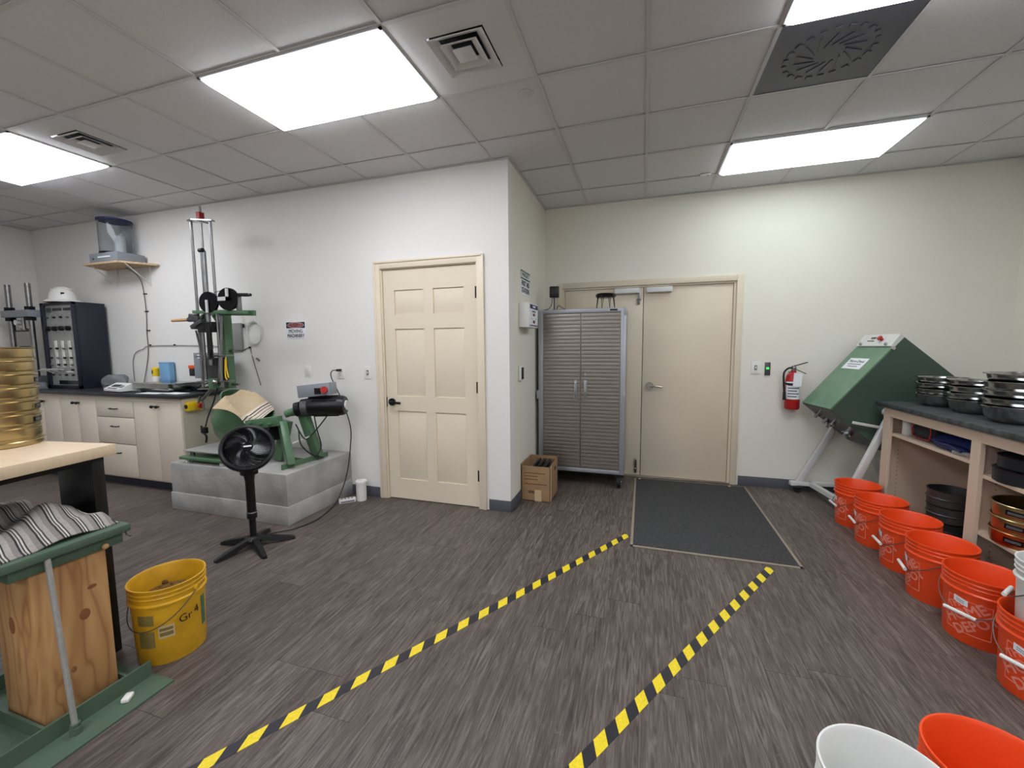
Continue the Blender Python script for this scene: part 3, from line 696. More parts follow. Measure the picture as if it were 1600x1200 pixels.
# fire extinguisher
t = thing('fire_extinguisher', 'red fire extinguisher with hose and white tag hung on the cream wall', 'extinguisher', (1.392, 4.645, .83))
B().lathe([(0, 0), (.058, 0), (.064, .012), (.064, .29), (.052, .335), (.024, .355), (.022, .375), (0, .375)], 28).obj('cylinder', 'red', t)
bm_ = B(); n = 16
for k in range(n):
    pass
r_ = .0652
bm_.sheet(lambda u, v: (r_ * math.sin(-1.25 + u * 2.5), -r_ * math.cos(-1.25 + u * 2.5), .10 + v * .17), 16, 1, .0008); bm_.obj('label', 'paper', t)
q = B()
for k in range(5): 
    z = .12 + k * .027
    q.sheet(lambda u, v, z=z, k=k: ((r_ + .0008) * math.sin(-.9 + u * (1.2 + .3 * (k % 2))), -(r_ + .0008) * math.cos(-.9 + u * (1.2 + .3 * (k % 2))), z + v * .012), 8, 1, .0006)
q.obj('label_print', 'ink_grey', t)
B().cyl((0, 0, .37), (0, 0, .40), .02, n=12).box((0.0, -.01, .40), (.03, .05, .03), None, .004).obj('valve', 'steel', t)
B().bar((-.02, 0, .41), (.11, -.01, .455), .02, .008).obj('handle', 'black_metal', t); B().bar((-.01, -.01, .40), (.1, -.02, .345), .018, .006).obj('lever', 'black_metal', t)
B().tube([(-.015, -.01, .40), (-.05, -.015, .395), (-.085, -.02, .35), (-.085, -.03, .25), (-.078, -.035, .16)], .009, 8, 5).cyl((-.078, -.035, .17), (-.076, -.035, .09), .012, .015, n=10).obj('hose', 'rubber', t)
B().lathe([(.0655, .235), (.068, .24), (.068, .25), (.0655, .255)], 24).obj('strap', 'black_metal', t)
B().box((.015, -.078, .29), (.07, .002, .13), Matrix.Rotation(.05, 3, 'Y')).obj('tag', 'paper', t)
B().bb(-.02, .02, .055, .086, .1, .36).obj('bracket', 'steel', t)

# ================================================================== green tilted machine
ang = math.radians(50); uu = Vector((math.cos(ang), 0, math.sin(ang))); vv = Vector((math.sin(ang), 0, -math.cos(ang)))
t = thing('tilting_tumbler', 'large dark green tilted box machine on a white wheeled stand', 'lab machine', (1.765, 4.41, 0), math.radians(9))
o_ = Vector((-.27, 0, .90)); y0, y1 = -.215, .215        # corner B (local), near / far side
def P2(a, c, y): return o_ + uu * a + vv * c + Vector((0, y, 0))
LA, LB = .80, .53
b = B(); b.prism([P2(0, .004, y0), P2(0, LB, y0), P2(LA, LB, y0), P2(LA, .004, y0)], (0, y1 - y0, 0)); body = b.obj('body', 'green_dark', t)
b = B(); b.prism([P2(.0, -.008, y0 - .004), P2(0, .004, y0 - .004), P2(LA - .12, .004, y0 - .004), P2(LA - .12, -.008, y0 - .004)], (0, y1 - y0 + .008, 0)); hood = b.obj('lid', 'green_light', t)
b = B(); b.prism([P2(-.006, .0, y0), P2(-.006, LB, y0), P2(.0, LB, y0), P2(.0, .0, y0)], (0, y1 - y0, 0)); b.obj('end_plate', 'grime', t)
b = B(); b.prism([P2(LA - .115, -.02, y0), P2(LA - .115, .006, y0), P2(LA + .002, .006, y0), P2(LA + .002, -.035, y0)], (0, y1 - y0, 0)); cpn = b.obj('control_panel', 'white_paint', t)
nrm = (-vv)
def onp(a, y, h): return P2(a, -.027 - h, y)
B().cyl(onp(LA - .055, -.06, 0), onp(LA - .055, -.06, .022), .013, n=14).cyl(onp(LA - .055, -.06, .022), onp(LA - .055, -.06, .034), .021, n=18).obj('stop_button', 'red', cpn)
b = B(); b.prism([onp(LA - .045, .03, .0), onp(LA - .025, .03, .003), onp(LA - .025, .09, .003), onp(LA - .045, .09, 0)], nrm * .003); b.obj('display', 'lcd', cpn)
B().cyl(onp(LA - .1, .16, -.006), onp(LA - .1, .16, .014), .012, n=10).obj('latch', 'chrome', cpn)
B().cyl(onp(LA - .1, -.15, -.006), onp(LA - .1, -.15, .012), .012, n=10).obj('latch', 'chrome', cpn)
b = B()
for a, yA, yB in ((LA - .03, -.19, -.11), (LA - .03, .12, .19), (LA - .07, .03, .11)): b.prism([onp(a, yA, -.001), onp(a + .01, yA, .0), onp(a + .01, yB, .0), onp(a, yB, -.001)], nrm * .003)
b.obj('panel_print', 'ink_grey', cpn)
b = B(); b.prism([P2(.43, -.012, -.10), P2(.43, -.0075, -.10), P2(.55, -.0075, -.10), P2(.55, -.012, -.10)], (0, .24, 0)); sg = b.obj('name_plate', 'paper', t)
def onsign(s, q): return P2(.49 + q, -.0128, .02 - s)
text_obj('lettering', [('Micro-Deval', .040, 0, .024, 1.0, 0, .008)], onsign, 'ink', sg)
b = B()
for q, wd in ((-.012, .17), (-.036, .13)): b.prism([onsign(-wd / 2, q), onsign(wd / 2, q), onsign(wd / 2, q + .008), onsign(-wd / 2, q + .008)], -vv * .0004)
b.obj('small_print', 'ink_grey', sg)
for (c, y, r_) in ((.12, .11, .026), (.19, .08, .026), (.26, .11, .024), (.33, -.05, .042), (.22, .02, .02)):
    B().cyl(P2(-.006, c, y), P2(-.035, c, y), r_, n=12).cyl(P2(-.035, c, y), P2(-.06, c, y), r_ * .55, n=10).obj('knob', 'chrome', t)
B().cyl(P2(LA - .125, -.004, y0 - .004), P2(LA - .125, -.004, y0 - .025), .014, n=12).obj('hinge_pin', 'chrome', t)
piv = Vector((.155, 0, .885))
for s in (-1, 1):
    yy = s * .27 + .0
    B().cyl((piv.x, s * .21, piv.z), (piv.x, yy + s * .03, piv.z), .035, n=16).obj('pivot', 'white_paint', t)
    B().bar((piv.x, yy, piv.z - .01), (-.25 if s > 0 else -.16, yy, .09), .036, .05, .003).obj('leg', 'white_paint', t)
    B().bar((piv.x, yy, piv.z - .01), (.52, yy, .09), .036, .05, .003).obj('leg', 'white_paint', t)
    B().bar((-.32 if s > 0 else -.2, yy, .095), (.58, yy, .095), .05, .04, .003).obj('foot_rail', 'white_paint', t)
    for xx in (-.25 if s > 0 else -.16, .5):
        c = B().bb(xx - .03, xx + .03, yy - .025, yy + .025, .055, .078).obj('caster', 'steel', t)
        B().cyl((xx, yy - .012, .034), (xx, yy + .012, .034), .034, n=16).obj('wheel', 'rubber', c)
B().bar((.35, -.27, .095), (.35, .27, .095), .05, .04).obj('cross_rail', 'white_paint', t); B().bar((-.14, -.27, .095), (-.14, .27, .095), .04, .04).obj('cross_rail', 'white_paint', t)
B().bar((.10, -.262, .76), (-.12, -.262, .80), .018, .022, .002).obj('stop_lever', 'white_paint', t)

# ================================================================== right shelving counter
KX0, KX1, KY1, KY0, KZ = 1.86, XR - .01, 4.10, 1.2, .955
t = thing('shelf_unit', 'beige open laminate shelf unit under the worn black counter behind the orange buckets', 'shelf unit', (KX0, 0, 0))
dv = [KY1 - .09, 3.075, 2.12, KY0 + .09]; D_ = KX1 - KX0
for k, y in enumerate(dv):
    ww = .09 if k == 0 else .075
    B().bb(0, .022, y - ww / 2, y + ww / 2, 0.0, KZ).obj('stile', 'shelf_wood', t)
    yq = y + .03 if k == 0 else y
    u = B().bb(.02, D_, yq - .010, yq + .010, 0, KZ).obj('upright', 'shelf_wood', t)
    pb = B()
    for xx in (.10,):
        for kk in range(24):
            zz = .1 + kk * .034
            pb.bb(xx - .003, xx + .003, yq - .0104, yq + .0104, zz - .003, zz + .003)
    pb.obj('peg_holes', 'card_print', u)['kind'] = 'stuff'
B().bb(.001, .0215, dv[-1], dv[0], KZ - .07, KZ - .0005).obj('top_rail', 'shelf_wood', t)
B().bb(0.02, .06, dv[-1], dv[0], 0, .09).obj('toe_kick', 'cab_navy', t)
B().bb(.55, .565, dv[-1], dv[0] + .03, 0, KZ).obj('back_panel', 'shelf_back', t)
def shelf(ya, yb, z): B().bb(.022, .55, ya + .012, yb - .012, z - .02, z).obj('shelf', 'shelf_wood', t)
shelf(dv[1], dv[0], .755); shelf(dv[2], dv[1], .70); shelf(dv[2], dv[1], .365); shelf(dv[1], dv[0], .11); shelf(dv[3], dv[2], .5)
CT = B().bb(1.83, XR - .002, KY0, KY1 + .03, KZ, KZ + .035, .003)
tag(CT.obj('countertop', 'counter_worn'), 'long worn black countertop carrying the stacks of steel bowls', 'countertop')
ZC = KZ + .035
# bowls
bowl_me = B().lathe([(0, 0), (.085, 0), (.105, .008), (.125, .035), (.14, .085), (.152, .087), (.152, .091), (.137, .090), (.121, .038), (.10, .012), (0, .006)], 40).mesh('mixing_bowl', 'stainless')
ordn = ['bottom', 'second from the bottom', 'third from the bottom', 'fourth from the bottom', 'fifth from the bottom', 'sixth from the bottom']
for (bx, by, sc, n, st_) in ((2.13, 3.90, 1.0, 4, 'the stack beside the green machine'), (2.13, 3.55, 1.02, 4, 'the middle stack on the black counter'), (2.10, 3.16, 1.12, 5, 'the widest stack on the black counter'), (2.52, 3.55, 1.05, 5, 'the stack by the right wall')):
    for k in range(n):
        o = link('mixing_bowl', bowl_me); o.location = (bx + random.uniform(-.006, .006), by + random.uniform(-.006, .006), ZC + k * .042 * sc); o.scale = (sc, sc, sc)
        o.rotation_euler = (random.uniform(-.015, .015) * (k > 0), random.uniform(-.015, .015) * (k > 0), random.uniform(0, 6))
        tag(o, 'steel bowl, %s in %s' % (ordn[k] if k < n - 1 else 'topmost', st_), 'bowl', 'stacked steel bowls')
# shelf contents
t = thing('spray_can', 'white and grey spray can in the far corner of the upper shelf', 'can', (1.96, 3.93, .755))
B().lathe([(0, 0), (.03, 0), (.032, .004), (.032, .12), (.026, .13), (0, .13)], 20).obj('body', 'white_plastic', t); B().lathe([(.026, .13), (.022, .16), (0, .162)], 16).obj('cap', 'grey_box', t)
t = thing('bottle', 'small clear capped bottle next to the spray can on the upper shelf', 'bottle', (2.02, 3.85, .755))
B().lathe([(0, 0), (.028, 0), (.03, .005), (.03, .09), (.016, .11), (.016, .12), (0, .12)], 20).obj('body', 'white_paint', t); B().lathe([(.018, .118), (.018, .14), (0, .14)], 16).obj('cap', 'ink_grey', t)
t = thing('tool_case', 'dark rounded case with a red edge on the upper shelf', 'case', (2.09, 3.70, .755))
B().box((0, 0, .065), (.32, .26, .13), None, .045).obj('body', 'dark_case', t); B().tube([(-.163, -.09, .02), (-.163, -.09, .11), (-.163, .09, .11), (-.163, .09, .02), (-.163, -.09, .02)], .004, 6, 5).obj('edge_trim', 'red', t)
t = thing('padded_bag', 'navy blue padded bag on the upper shelf', 'bag', (2.09, 3.36, .755))
b = B(); b.sheet(lambda u, v: ((u - .5) * .36, (v - .5) * .42, .02 + .115 * (math.sin(PI * min(max(u, .02), .98)) ** .35) * (math.sin(PI * min(max(v, .02), .98)) ** .3) + .006 * math.sin(9 * u + 7 * v)), 12, 14, .018); b.obj('body', 'navy_case', t)
B().box((-.14, .03, .025), (.09, .3, .045), None, .018).obj('front_pocket', 'navy_case', t); B().tube([(-.2, -.12, .03), (-.2, 0, .045), (-.2, .12, .03)], .008, 6, 4).obj('handle', 'navy_case', t)
t = thing('work_glove', 'rolled grey cloth glove at the shelf edge by the navy bag', 'glove', (1.93, 3.255, .755))
B().tube([(-.03, .06, .012), (-.02, .0, .014), (0.02, -.05, .013)], .014, 8, 5).obj('cuff', 'glove', t)
for k in range(4): B().tube([(.015, -.04, .013), (-.01 + k * .015, -.075, .012), (-.015 + k * .02, -.1, .009)], .007, 6, 3).obj('finger', 'glove', t)
b = B(); b.sheet(lambda u, v: ((u - .5) * .09, (v - .5) * .07, .022 + .02 * math.sin(3 * u) * math.cos(2.5 * v)), 6, 6, .003); o = tag(b.obj('cloth_scrap', 'pink'), 'salmon pink cloth scrap at the shelf edge by the centre stile', 'cloth'); o.location = (1.925, 3.145, .755)
t = thing('wing_nut', 'small silver clamp hanging under the upper shelf by the centre stile', 'clamp', (1.93, 3.135, .735))
B().cyl((0, 0, 0), (0, 0, -.06), .006, n=8).obj('screw', 'chrome', t); B().box((0, 0, -.045), (.05, .012, .016), Matrix.Rotation(.7, 3, 'Z'), .003).obj('wing', 'chrome', t)
# pan stack lower left bay
for k, (nm, z, r_, hh, m) in enumerate((('bottom of the stack in the shadowed bay', .11, .122, .108, 'pan_dark'), ('middle of the stack in the shadowed bay', .220, .124, .108, 'grime'), ('top of the stack in the shadowed bay', .330, .127, .108, 'grime'))):
    o = thing('sample_pan', 'round dark metal pan, ' + nm, 'pan', (2.07, 3.60, z), 0, 'dark pans in the shadowed bay')
    B().lathe([(0, 0), (r_ - .01, 0), (r_ - .004, .006), (r_ - .004, hh - .004), (r_ + .002, hh), (r_ - .006, hh), (r_ - .01, .008), (0, .008)], 32).obj('body', m, o); B().lathe([(r_ - .003, hh * .45), (r_ + .003, hh * .5), (r_ - .003, hh * .55)], 32).obj('bead', m, o)
# black pans right bay upper shelf
for k, (r_, hh, z, nm) in enumerate(((.15, .075, .70, 'lower black round pan on the shelf above the brass sieves'), (.135, .07, .776, 'upper smaller black round pan on the shelf above the brass sieves'))):
    o = thing('sample_pan', nm, 'pan', (2.005, 2.895, z), 0, 'black round pans')
    B().lathe([(0, 0), (r_ - .008, 0), (r_, .006), (r_, hh - .006), (r_ + .004, hh), (r_ - .004, hh), (r_ - .004, .01), (0, .01)], 36).obj('body', 'pan_dark', o)
    B().lathe([(0, hh - .006), (r_ - .004, hh - .006), (r_ - .004, hh - .003), (0, hh - .003)], 36).obj('lid', 'pan_dark', o)
# ---- sieves
def sieve(label, cat_grp, loc, r_, hh, m, mesh=True, rot=0):
    o = thing('test_sieve', label, 'sieve', loc, rot, cat_grp)
    B().lathe([(r_ - .006, 0), (r_ - .004, .0), (r_ - .004, .012), (r_ - .001, .016), (r_, .02), (r_, hh - .004), (r_ + .004, hh - .002), (r_ + .006, hh + .001), (r_ + .002, hh + .004), (r_ - .003, hh), (r_ - .003, .016), (r_ - .006, .012)], 40).obj('frame', m, o)
    B().lathe([(0, .017), (r_ - .0028, .017), (r_ - .0028, .019), (0, .019)], 40).obj('wire_mesh', 'mesh_dark', o)
    lb = B().sheet(lambda u, v: ((r_ + .0015) * math.cos(-.26 + u * .52), (r_ + .0015) * math.sin(-.26 + u * .52), hh * .36 + v * hh * .38), 8, 1, .002)
    lb.obj('label_plate', 'black_gloss', o)
    pr = B()
    for q in (.46, .56): pr.sheet(lambda u, v: ((r_ + .0025) * math.cos(-.2 + u * .4), (r_ + .0025) * math.sin(-.2 + u * .4), hh * q + v * hh * .05), 6, 1, .001)
    pr.obj('label_print', 'ink_grey', o)
    return o
for k, (m, nm) in enumerate((('brass_red', 'bottom copper-toned'), ('brass', 'middle brass'), ('brass', 'top open brass'))):
    sieve('%s test sieve of the stack on the lower shelf behind the buckets' % nm, 'brass sieves on the lower shelf', (2.015, 2.89, .365 + k * .075), .152, .072, m, rot=math.radians(-148))
# bench sieve stack
BZ = 1.02
top8 = ['topmost', 'second from the top', 'third from the top', 'fourth from the top', 'fifth from the top', 'sixth from the top', 'seventh from the top']
hs = .0615
for k in range(7):
    sieve('brass test sieve, %s of the tall stack on the wooden bench' % top8[6 - k], 'tall sieve stack on the bench', (-2.855, 1.075, BZ + .024 + k * hs), .152, hs - .003, 'brass', rot=math.radians({1: 48, 2: 55, 4: 60}.get(k, 200)))
o = thing('sieve_pan', 'brass catch pan at the foot of the tall sieve stack on the bench', 'pan', (-2.855, 1.075, BZ)); r_ = .155
B().lathe([(0, 0), (r_ - .006, 0), (r_ - .002, .004), (r_ - .002, .02), (r_ + .004, .024), (r_ - .006, .024), (r_ - .006, .006), (0, .006)], 40).obj('body', 'brass', o)
B().lathe([(r_, .020), (r_ + .006, .022), (r_ + .002, .026), (r_ - .004, .025)], 40).obj('rim', 'brass', o)

# ================================================================== buckets
def pail(label, loc, az, m, print_='', group=None, r_=.150, hh=.335, rb=.132, note=True, grip='white_plastic', bail=True):
    t = thing('bucket', label, 'bucket', loc, 0, group)
    k = .0
    ro = lambda z: rb + (r_ - .004 - rb) * z / hh
    prof = [(0, .004), (rb - .006, .004), (rb, 0), (rb + .001, .004)]
    zs = hh - .085
    prof += [(ro(zs), zs), (ro(zs) + .009, zs + .004), (ro(zs) + .009, zs + .010), (ro(zs) + .001, zs + .016)]
    for q in (.045, .025): prof += [(ro(hh - q) + .001, hh - q - .004), (ro(hh - q) + .006, hh - q), (ro(hh - q) + .001, hh - q + .004)]
    prof += [(r_ - .002, hh - .008), (r_ + .002, hh - .004), (r_ + .001, hh), (r_ - .004, hh), (ro(hh) - .006, hh - .01), (rb - .004, .012), (0, .010)]
    body = B().lathe(prof, 48).obj('shell', m, t)
    def cylf(s, q, off=.0016):
        z = q; R_ = ro(z) + off; a = az + s / R_
        return Vector((R_ * math.cos(a), R_ * math.sin(a), z))
    if print_:
        c = .135; hsq = .083
        fb = B()
        for (s0, s1, q0, q1) in ((-hsq, hsq, c - hsq, c - hsq + .003), (-hsq, hsq, c + hsq - .003, c + hsq), (-hsq, -hsq + .003, c - hsq, c + hsq), (hsq - .003, hsq, c - hsq, c + hsq)):
            fb.sheet(lambda u, v: cylf(s0 + (s1 - s0) * u, q0 + (q1 - q0) * v), 12 if s1 - s0 > .01 else 1, 1 if s1 - s0 > .01 else 8, .001)
        fb.obj('print_border', 'pail_print', t)
        th = math.radians(38)
        def line(txt, sz, d, sh, xs):   # d = offset perpendicular to the slanted line, sh = shift along it
            return (txt, sz, sh * math.cos(th) - d * math.sin(th), c + sh * math.sin(th) + d * math.cos(th), xs, th, .018)
        text_obj('print_lettering', [line('THE', .046, .068, -.008, .9), line('HOME', .068, .018, .0, .98), line('DEPOT', .062, -.040, .004, .92)], lambda s, q: cylf(s, q), 'pail_print', t)
    if note:
        B().sheet(lambda u, v: cylf(-.055 + .055 * u, .198 + .03 * v - .010 * u, .004), 4, 1, .001).obj('note', 'paper', t)
        nb = B()
        for q in (.205, .214): nb.sheet(lambda u, v: cylf(-.045 + .032 * u, q + .003 * v - .008 * u, .0046), 3, 1, .0004)
        nb.obj('note_print', 'ink_grey', t)
    if bail:
        zb = hh - .055; ab = az - .12
        for s in (-1, 1):
            a = ab + s * PI / 2; Rb = ro(zb) + .006
            B().cyl((Rb * math.cos(a) * .97, Rb * math.sin(a) * .97, zb), (Rb * math.cos(a) * 1.06, Rb * math.sin(a) * 1.06, zb), .011, n=10).obj('ear', m, t)
        pts = []
        for q in range(25):
            f = -PI / 2 + PI * q / 24; z = zb - .135 * math.cos(f); R_ = max(ro(max(z, 0)) + .012, .0) + .004 * math.cos(f)
            pts.append((R_ * math.cos(ab + f), R_ * math.sin(ab + f), z))
        wo = B().tube(pts, .0025, 6).obj('bail', 'wire', t)
        a, c_ = Vector(pts[9]), Vector(pts[15]); mid_ = (a + c_) / 2; out = Vector((math.cos(ab), math.sin(ab), 0)) * .018
        if grip: B().cyl(a.lerp(c_, -.02) + out, a.lerp(c_, 1.02) + out, .0085, n=10).obj('grip', grip, wo)
    return t
azp = math.atan2(-.52, -.85)
nth = ['closest to the green tilted machine', 'second from the green tilted machine', 'third from the green tilted machine', 'fourth from the green tilted machine', 'fifth from the green tilted machine', 'sixth from the green tilted machine']
first = None
for k, (bx, by) in enumerate(((1.672, 3.944), (1.668, 3.592), (1.668, 3.246), (1.640, 2.895), (1.626, 2.55), (1.622, 2.19))):
    lb = 'orange bucket in the row by the shelves, ' + nth[k]
    if first is None: first = pail(lb, (bx, by, 0), azp, 'orange', 'x', 'orange buckets in a row'); o = first
    else:
        o = copy_tree(first); o.location = (bx, by, 0); o['label'] = lb
    o.rotation_euler = (0, 0, math.radians((-25, -31, -30, -37, 7, 5)[k]))
pail('white pail nested in the sixth orange bucket of the row', (1.636, 2.19, .26), azp - 1.2, 'pail_white', '', None, .128, .30, .11, False)
pail('open white bucket standing alone before the row of orange buckets', (.615, 1.19, 0), azp + 2, 'pail_white', '', None, .15, .37, .132, False)
pail('open orange bucket touching the lone white bucket', (.905, 1.315, 0), azp + 2.4, 'orange', '', None, .15, .37, .132, False)
# yellow bucket
YBL = Vector((-2.185, 1.325, 0)); azy = math.atan2(-YBL.y, -YBL.x)
t = pail('dirty yellow bucket marked Gr 4 with soil inside beside the green pedestal', YBL, azy - .72, 'yellow', '', None, .15, .37, .132, False, None)
ry = lambda z: .132 + .014 * z / .37
def cy_(s, q, off=.0018):
    R_ = ry(q) + off; a = azy + s / R_; return Vector((R_ * math.cos(a), R_ * math.sin(a), q))
B().sheet(lambda u, v: cy_(-.135 + .07 * u, .20 + .05 * v), 8, 1, .001).obj('label', 'label_grey', t)
B().sheet(lambda u, v: cy_(-.05 + .06 * u, .13 + .06 * v), 8, 1, .001).obj('label', 'tape_tan', t)
B().sheet(lambda u, v: cy_(-.045 + .05 * u, .14 + .018 * v, .0026), 6, 1, .001).sheet(lambda u, v: cy_(-.045 + .05 * u, .166 + .014 * v, .0026), 6, 1, .001).obj('label_print', 'label_grey', t)
B().sheet(lambda u, v: cy_(-.135 + .07 * u, .09 + .08 * v), 8, 1, .001).obj('label', 'label_grey', t)
B().sheet(lambda u, v: cy_(.135 + .03 * u, .10 + .15 * v), 4, 1, .001).obj('label', 'label_green', t)
text_obj('handwriting', [('Gr', .055, .055, .195, .9, .05, .002), ('4', .055, .105, .205, .9, .1, .002)], lambda s, q: cy_(s, q), 'ink', t)
b = B(); b.lathe([(0, .295), (.05, .30), (.1, .285), (.134, .265), (.134, .25), (0, .25)], 24)
for k in range(14): a = random.uniform(0, 6.28); rr_ = random.uniform(0, .1); b.ball((rr_ * math.cos(a), rr_ * math.sin(a), .295), random.uniform(.008, .016), 6)
b.obj('soil', 'soil', t)['kind'] = 'stuff'

# ================================================================== bench
t = thing('work_bench', 'thick butcher block bench with wide black steel legs under the sieve stack', 'workbench', (-2.36, 1.265, 0), math.radians(8))
B().bb(-1.6, 0, -1.0, 0, BZ - .05, BZ, .003).obj('top', 'bench_wood', t)
B().bb(-1.55, -.05, -.92, -.02, BZ - .08, BZ - .05).obj('apron', 'black_plastic', t)
for a in (-1.5, -.25):
    for c in (-.07, -.92): B().bb(a, a + .20, c, c + .05, 0, BZ - .07, .002).obj('leg', 'black_plastic', t)
# ================================================================== compaction pedestal
t = thing('compaction_pedestal', 'green steel pedestal with a thick knotty wooden post and threaded tie rods', 'pedestal', (-2.245, .955, 0))
post = B().bb(-.12, .12, -.115, .115, .008, .64, .004).obj('post', 'pine', t)
for (yy, zz, a, c) in ((.06, .50, .018, .010), (.03, .40, .02, .026), (-.02, .2, .010, .014)):
    B().lathe([(0, .0015), (.7, .0012), (1, 0)], 20, (0, 0, 0), (1, 0, 0)).obj('knot', 'knot', post)
    k = post.children[-1]; k.location = (.1195, yy, zz); k.scale = (1, a, c)
B().lathe([(0, .0015), (.7, .0012), (1, 0)], 20, (0, 0, 0), (0, -1, 0)).obj('knot', 'knot', post); k = post.children[-1]; k.location = (-.02, -.1145, .42); k.scale = (.022, 1, .04)
B().bb(-.14, .135, -.17, .17, .64, .69, .002).obj('top_channel', 'green_frame', t)
B().bb(-.42, .165, -.195, .185, .69, .72, .002).obj('top_plate', 'green_frame', t)
B().bb(-.5, .30, -.42, .215, 0, .008).obj('base_plate', 'green_frame', t)
B().bb(.165, .175, -.42, .205, .008, .075).obj('base_rail', 'green_frame', t); B().bb(-.36, -.35, -.42, .205, .008, .075).obj('base_rail', 'green_frame', t)
B().bb(-.35, .165, -.135, -.125, .008, .06).obj('cross_rail', 'green_frame', t); B().bb(-.35, .165, .125, .135, .008, .06).obj('cross_rail', 'green_frame', t)
for (xx, yy, x2) in ((.215, -.075, .155), (-.41, -.075, -.34)):
    r_ = B().cyl((xx, yy, .008), (x2, yy, .70), .0095, n=10).obj('tie_rod', 'galv', t)
    B().cyl((xx, yy, .008), (xx, yy, .035), .02, n=6).cyl((xx, yy, .035), (xx, yy, .05), .015, n=12).obj('nut', 'green_frame', r_)
B().ball((.15, .10, .655), .012, 8).obj('bolt', 'wood_handle', t); B().tube([(.13, .18, .69), (.135, .185, .665), (.15, .19, .66)], .004, 6).obj('hook', 'chrome', t)
B().box((.225, .085, .017), (.03, .045, .018), Matrix.Rotation(.6, 3, 'Z'), .006).obj('chip', 'white_plastic', t)
b = B()
def cloth(u, v):
    x = -.64 + u * .78; y = -.22 + v * .39
    z = .735 + .018 * (1 + math.sin(7 * u + 2.6 * v)) * (.4 + .6 * math.sin(PI * v)) + .05 * math.exp(-((u - .62) ** 2 + (v - .75) ** 2) / .03) + .014 * math.sin(17 * u + 5 * v)
    if u > .86: z -= (u - .86) * .28; z = max(z, .7255)
    if v < .12: z -= (.12 - v) * .3
    return (x - .02 * v, y, max(z, .7245 if y > -.19 else .69))
b.sheet(cloth, 44, 30, .004)
o = tag(b.obj('woven_blanket', 'towel_grey'), 'grey woven blanket with black stripes crumpled on the green pedestal', 'blanket'); o.location = (-2.245, .955, 0)

# ================================================================== concrete block and its machines
BX0, BX1, BY0, BZB = -4.10, -2.755, 2.585, .43
b = B(); b.bb(BX0, BX1, BY0, YL - .002, .16, BZB, .008); t = thing('concrete_block', 'grey concrete machine block against the white wall', 'plinth', ((BX0 + BX1) / 2, 3.0, 0))
o = b.obj('upper_pour', 'concrete', t); o.location = (-(BX0 + BX1) / 2, -3.0, 0)
b = B().bb(BX0 - .006, BX1 + .006, BY0 - .008, YL - .002, 0, .16, .006); o = b.obj('lower_pour', 'concrete', t); o.location = (-(BX0 + BX1) / 2, -3.0, 0)
# drum mixer (local origin on block top)
mx0 = Vector((-3.2, 2.95, BZB)); t = thing('drum_mixer', 'green tilted drum mixer with black motor on the concrete block', 'mixer', mx0)
def W(x, y, z): return Vector((x, y, z)) - mx0
C = W(-3.66, 2.93, .785); ax = Vector((.58, .12, .80)).normalized()
B().lathe([(0, -.22), (.07, -.22), (.13, -.18), (.205, -.07), (.21, -.06), (.232, .17), (.242, .175), (.242, .187), (.230, .187), (.205, -.05), (.125, -.165), (0, -.20)], 48, C, ax).obj('drum', 'green', t)
ex, ey = frame_of(ax)
B().cyl(W(-3.42, 2.86, .72), W(-3.10, 2.86, .80), .03, n=12).obj('yoke_arm', 'green', t)
B().bar(W(-3.38, 2.80, .775), W(-3.04, 2.82, .825), .07, .085, .004).obj('yoke_beam', 'green', t)
for xx in (-3.32, -3.20, -3.10): B().cyl(W(xx, 2.74, .80), W(xx, 2.78, .80), .013, n=8).obj('bolt', 'green', t)
B().cyl(W(-3.06, 2.90, .87), W(-2.93, 2.98, .92), .035, n=14).obj('shaft', 'green', t)
B().cyl(W(-2.99, 2.95, .905), W(-2.95, 2.97, .915), .065, n=18).cyl(W(-2.94, 2.97, .92), W(-2.92, 2.98, .925), .055, n=18).obj('coupling', 'black_metal', t)
B().cyl(W(-2.95, 2.985, .915), W(-2.87, 3.03, .925), .082, n=20).obj('gearbox', 'grime', t)
m0, m1 = W(-2.90, 3.02, .93), W(-2.60, 3.13, .935); d = (m1 - m0).normalized()
mo = B().lathe([(0, 0), (.082, 0), (.092, .01), (.092, .30), (.08, .325), (0, .33)], 24, m0, d).obj('motor', 'black_plastic', t)
for k in range(10):
    a = k / 10 * 2 * PI; x, y = frame_of(d); q = x * math.cos(a) + y * math.sin(a); B().bar(m0 + d * .05 + q * .092, m0 + d * .27 + q * .092, .006, .012).obj('fin', 'black_plastic', mo)
B().cyl(m0 + d * .326, m0 + d * .342, .045, n=18).obj('end_cap', 'white_paint', mo)
R = Matrix.Rotation(math.radians(12), 3, 'Y') @ Matrix.Rotation(.3, 3, 'Z')
cbx = B().box(W(-2.83, 3.05, 1.08), (.30, .14, .11), Matrix.Rotation(-.10, 3, 'Y') @ Matrix.Rotation(.25, 3, 'Z'), .004).obj('control_box', 'grey_box', t)
B().cyl(W(-2.715, 3.02, 1.085), W(-2.700, 2.985, 1.09), .03, n=16).obj('stop_button', 'red', cbx); B().box(W(-2.775, 2.995, 1.075), (.06, .012, .055), Matrix.Rotation(.25, 3, 'Z')).obj('switch', 'black_plastic', cbx)
for k, ((ax_, ay_, az_), (bx_, by_, bz_)) in enumerate((((-3.06, 2.86, .80), (-2.885, 2.76, .445)), ((-3.10, 2.95, .80), (-3.16, 2.90, .445)), ((-2.96, 3.0, .88), (-2.865, 3.06, .445)))):
    B().bar(W(ax_, ay_, az_), W(bx_, by_, bz_), .06, .09, .004).obj('leg', 'green', t)
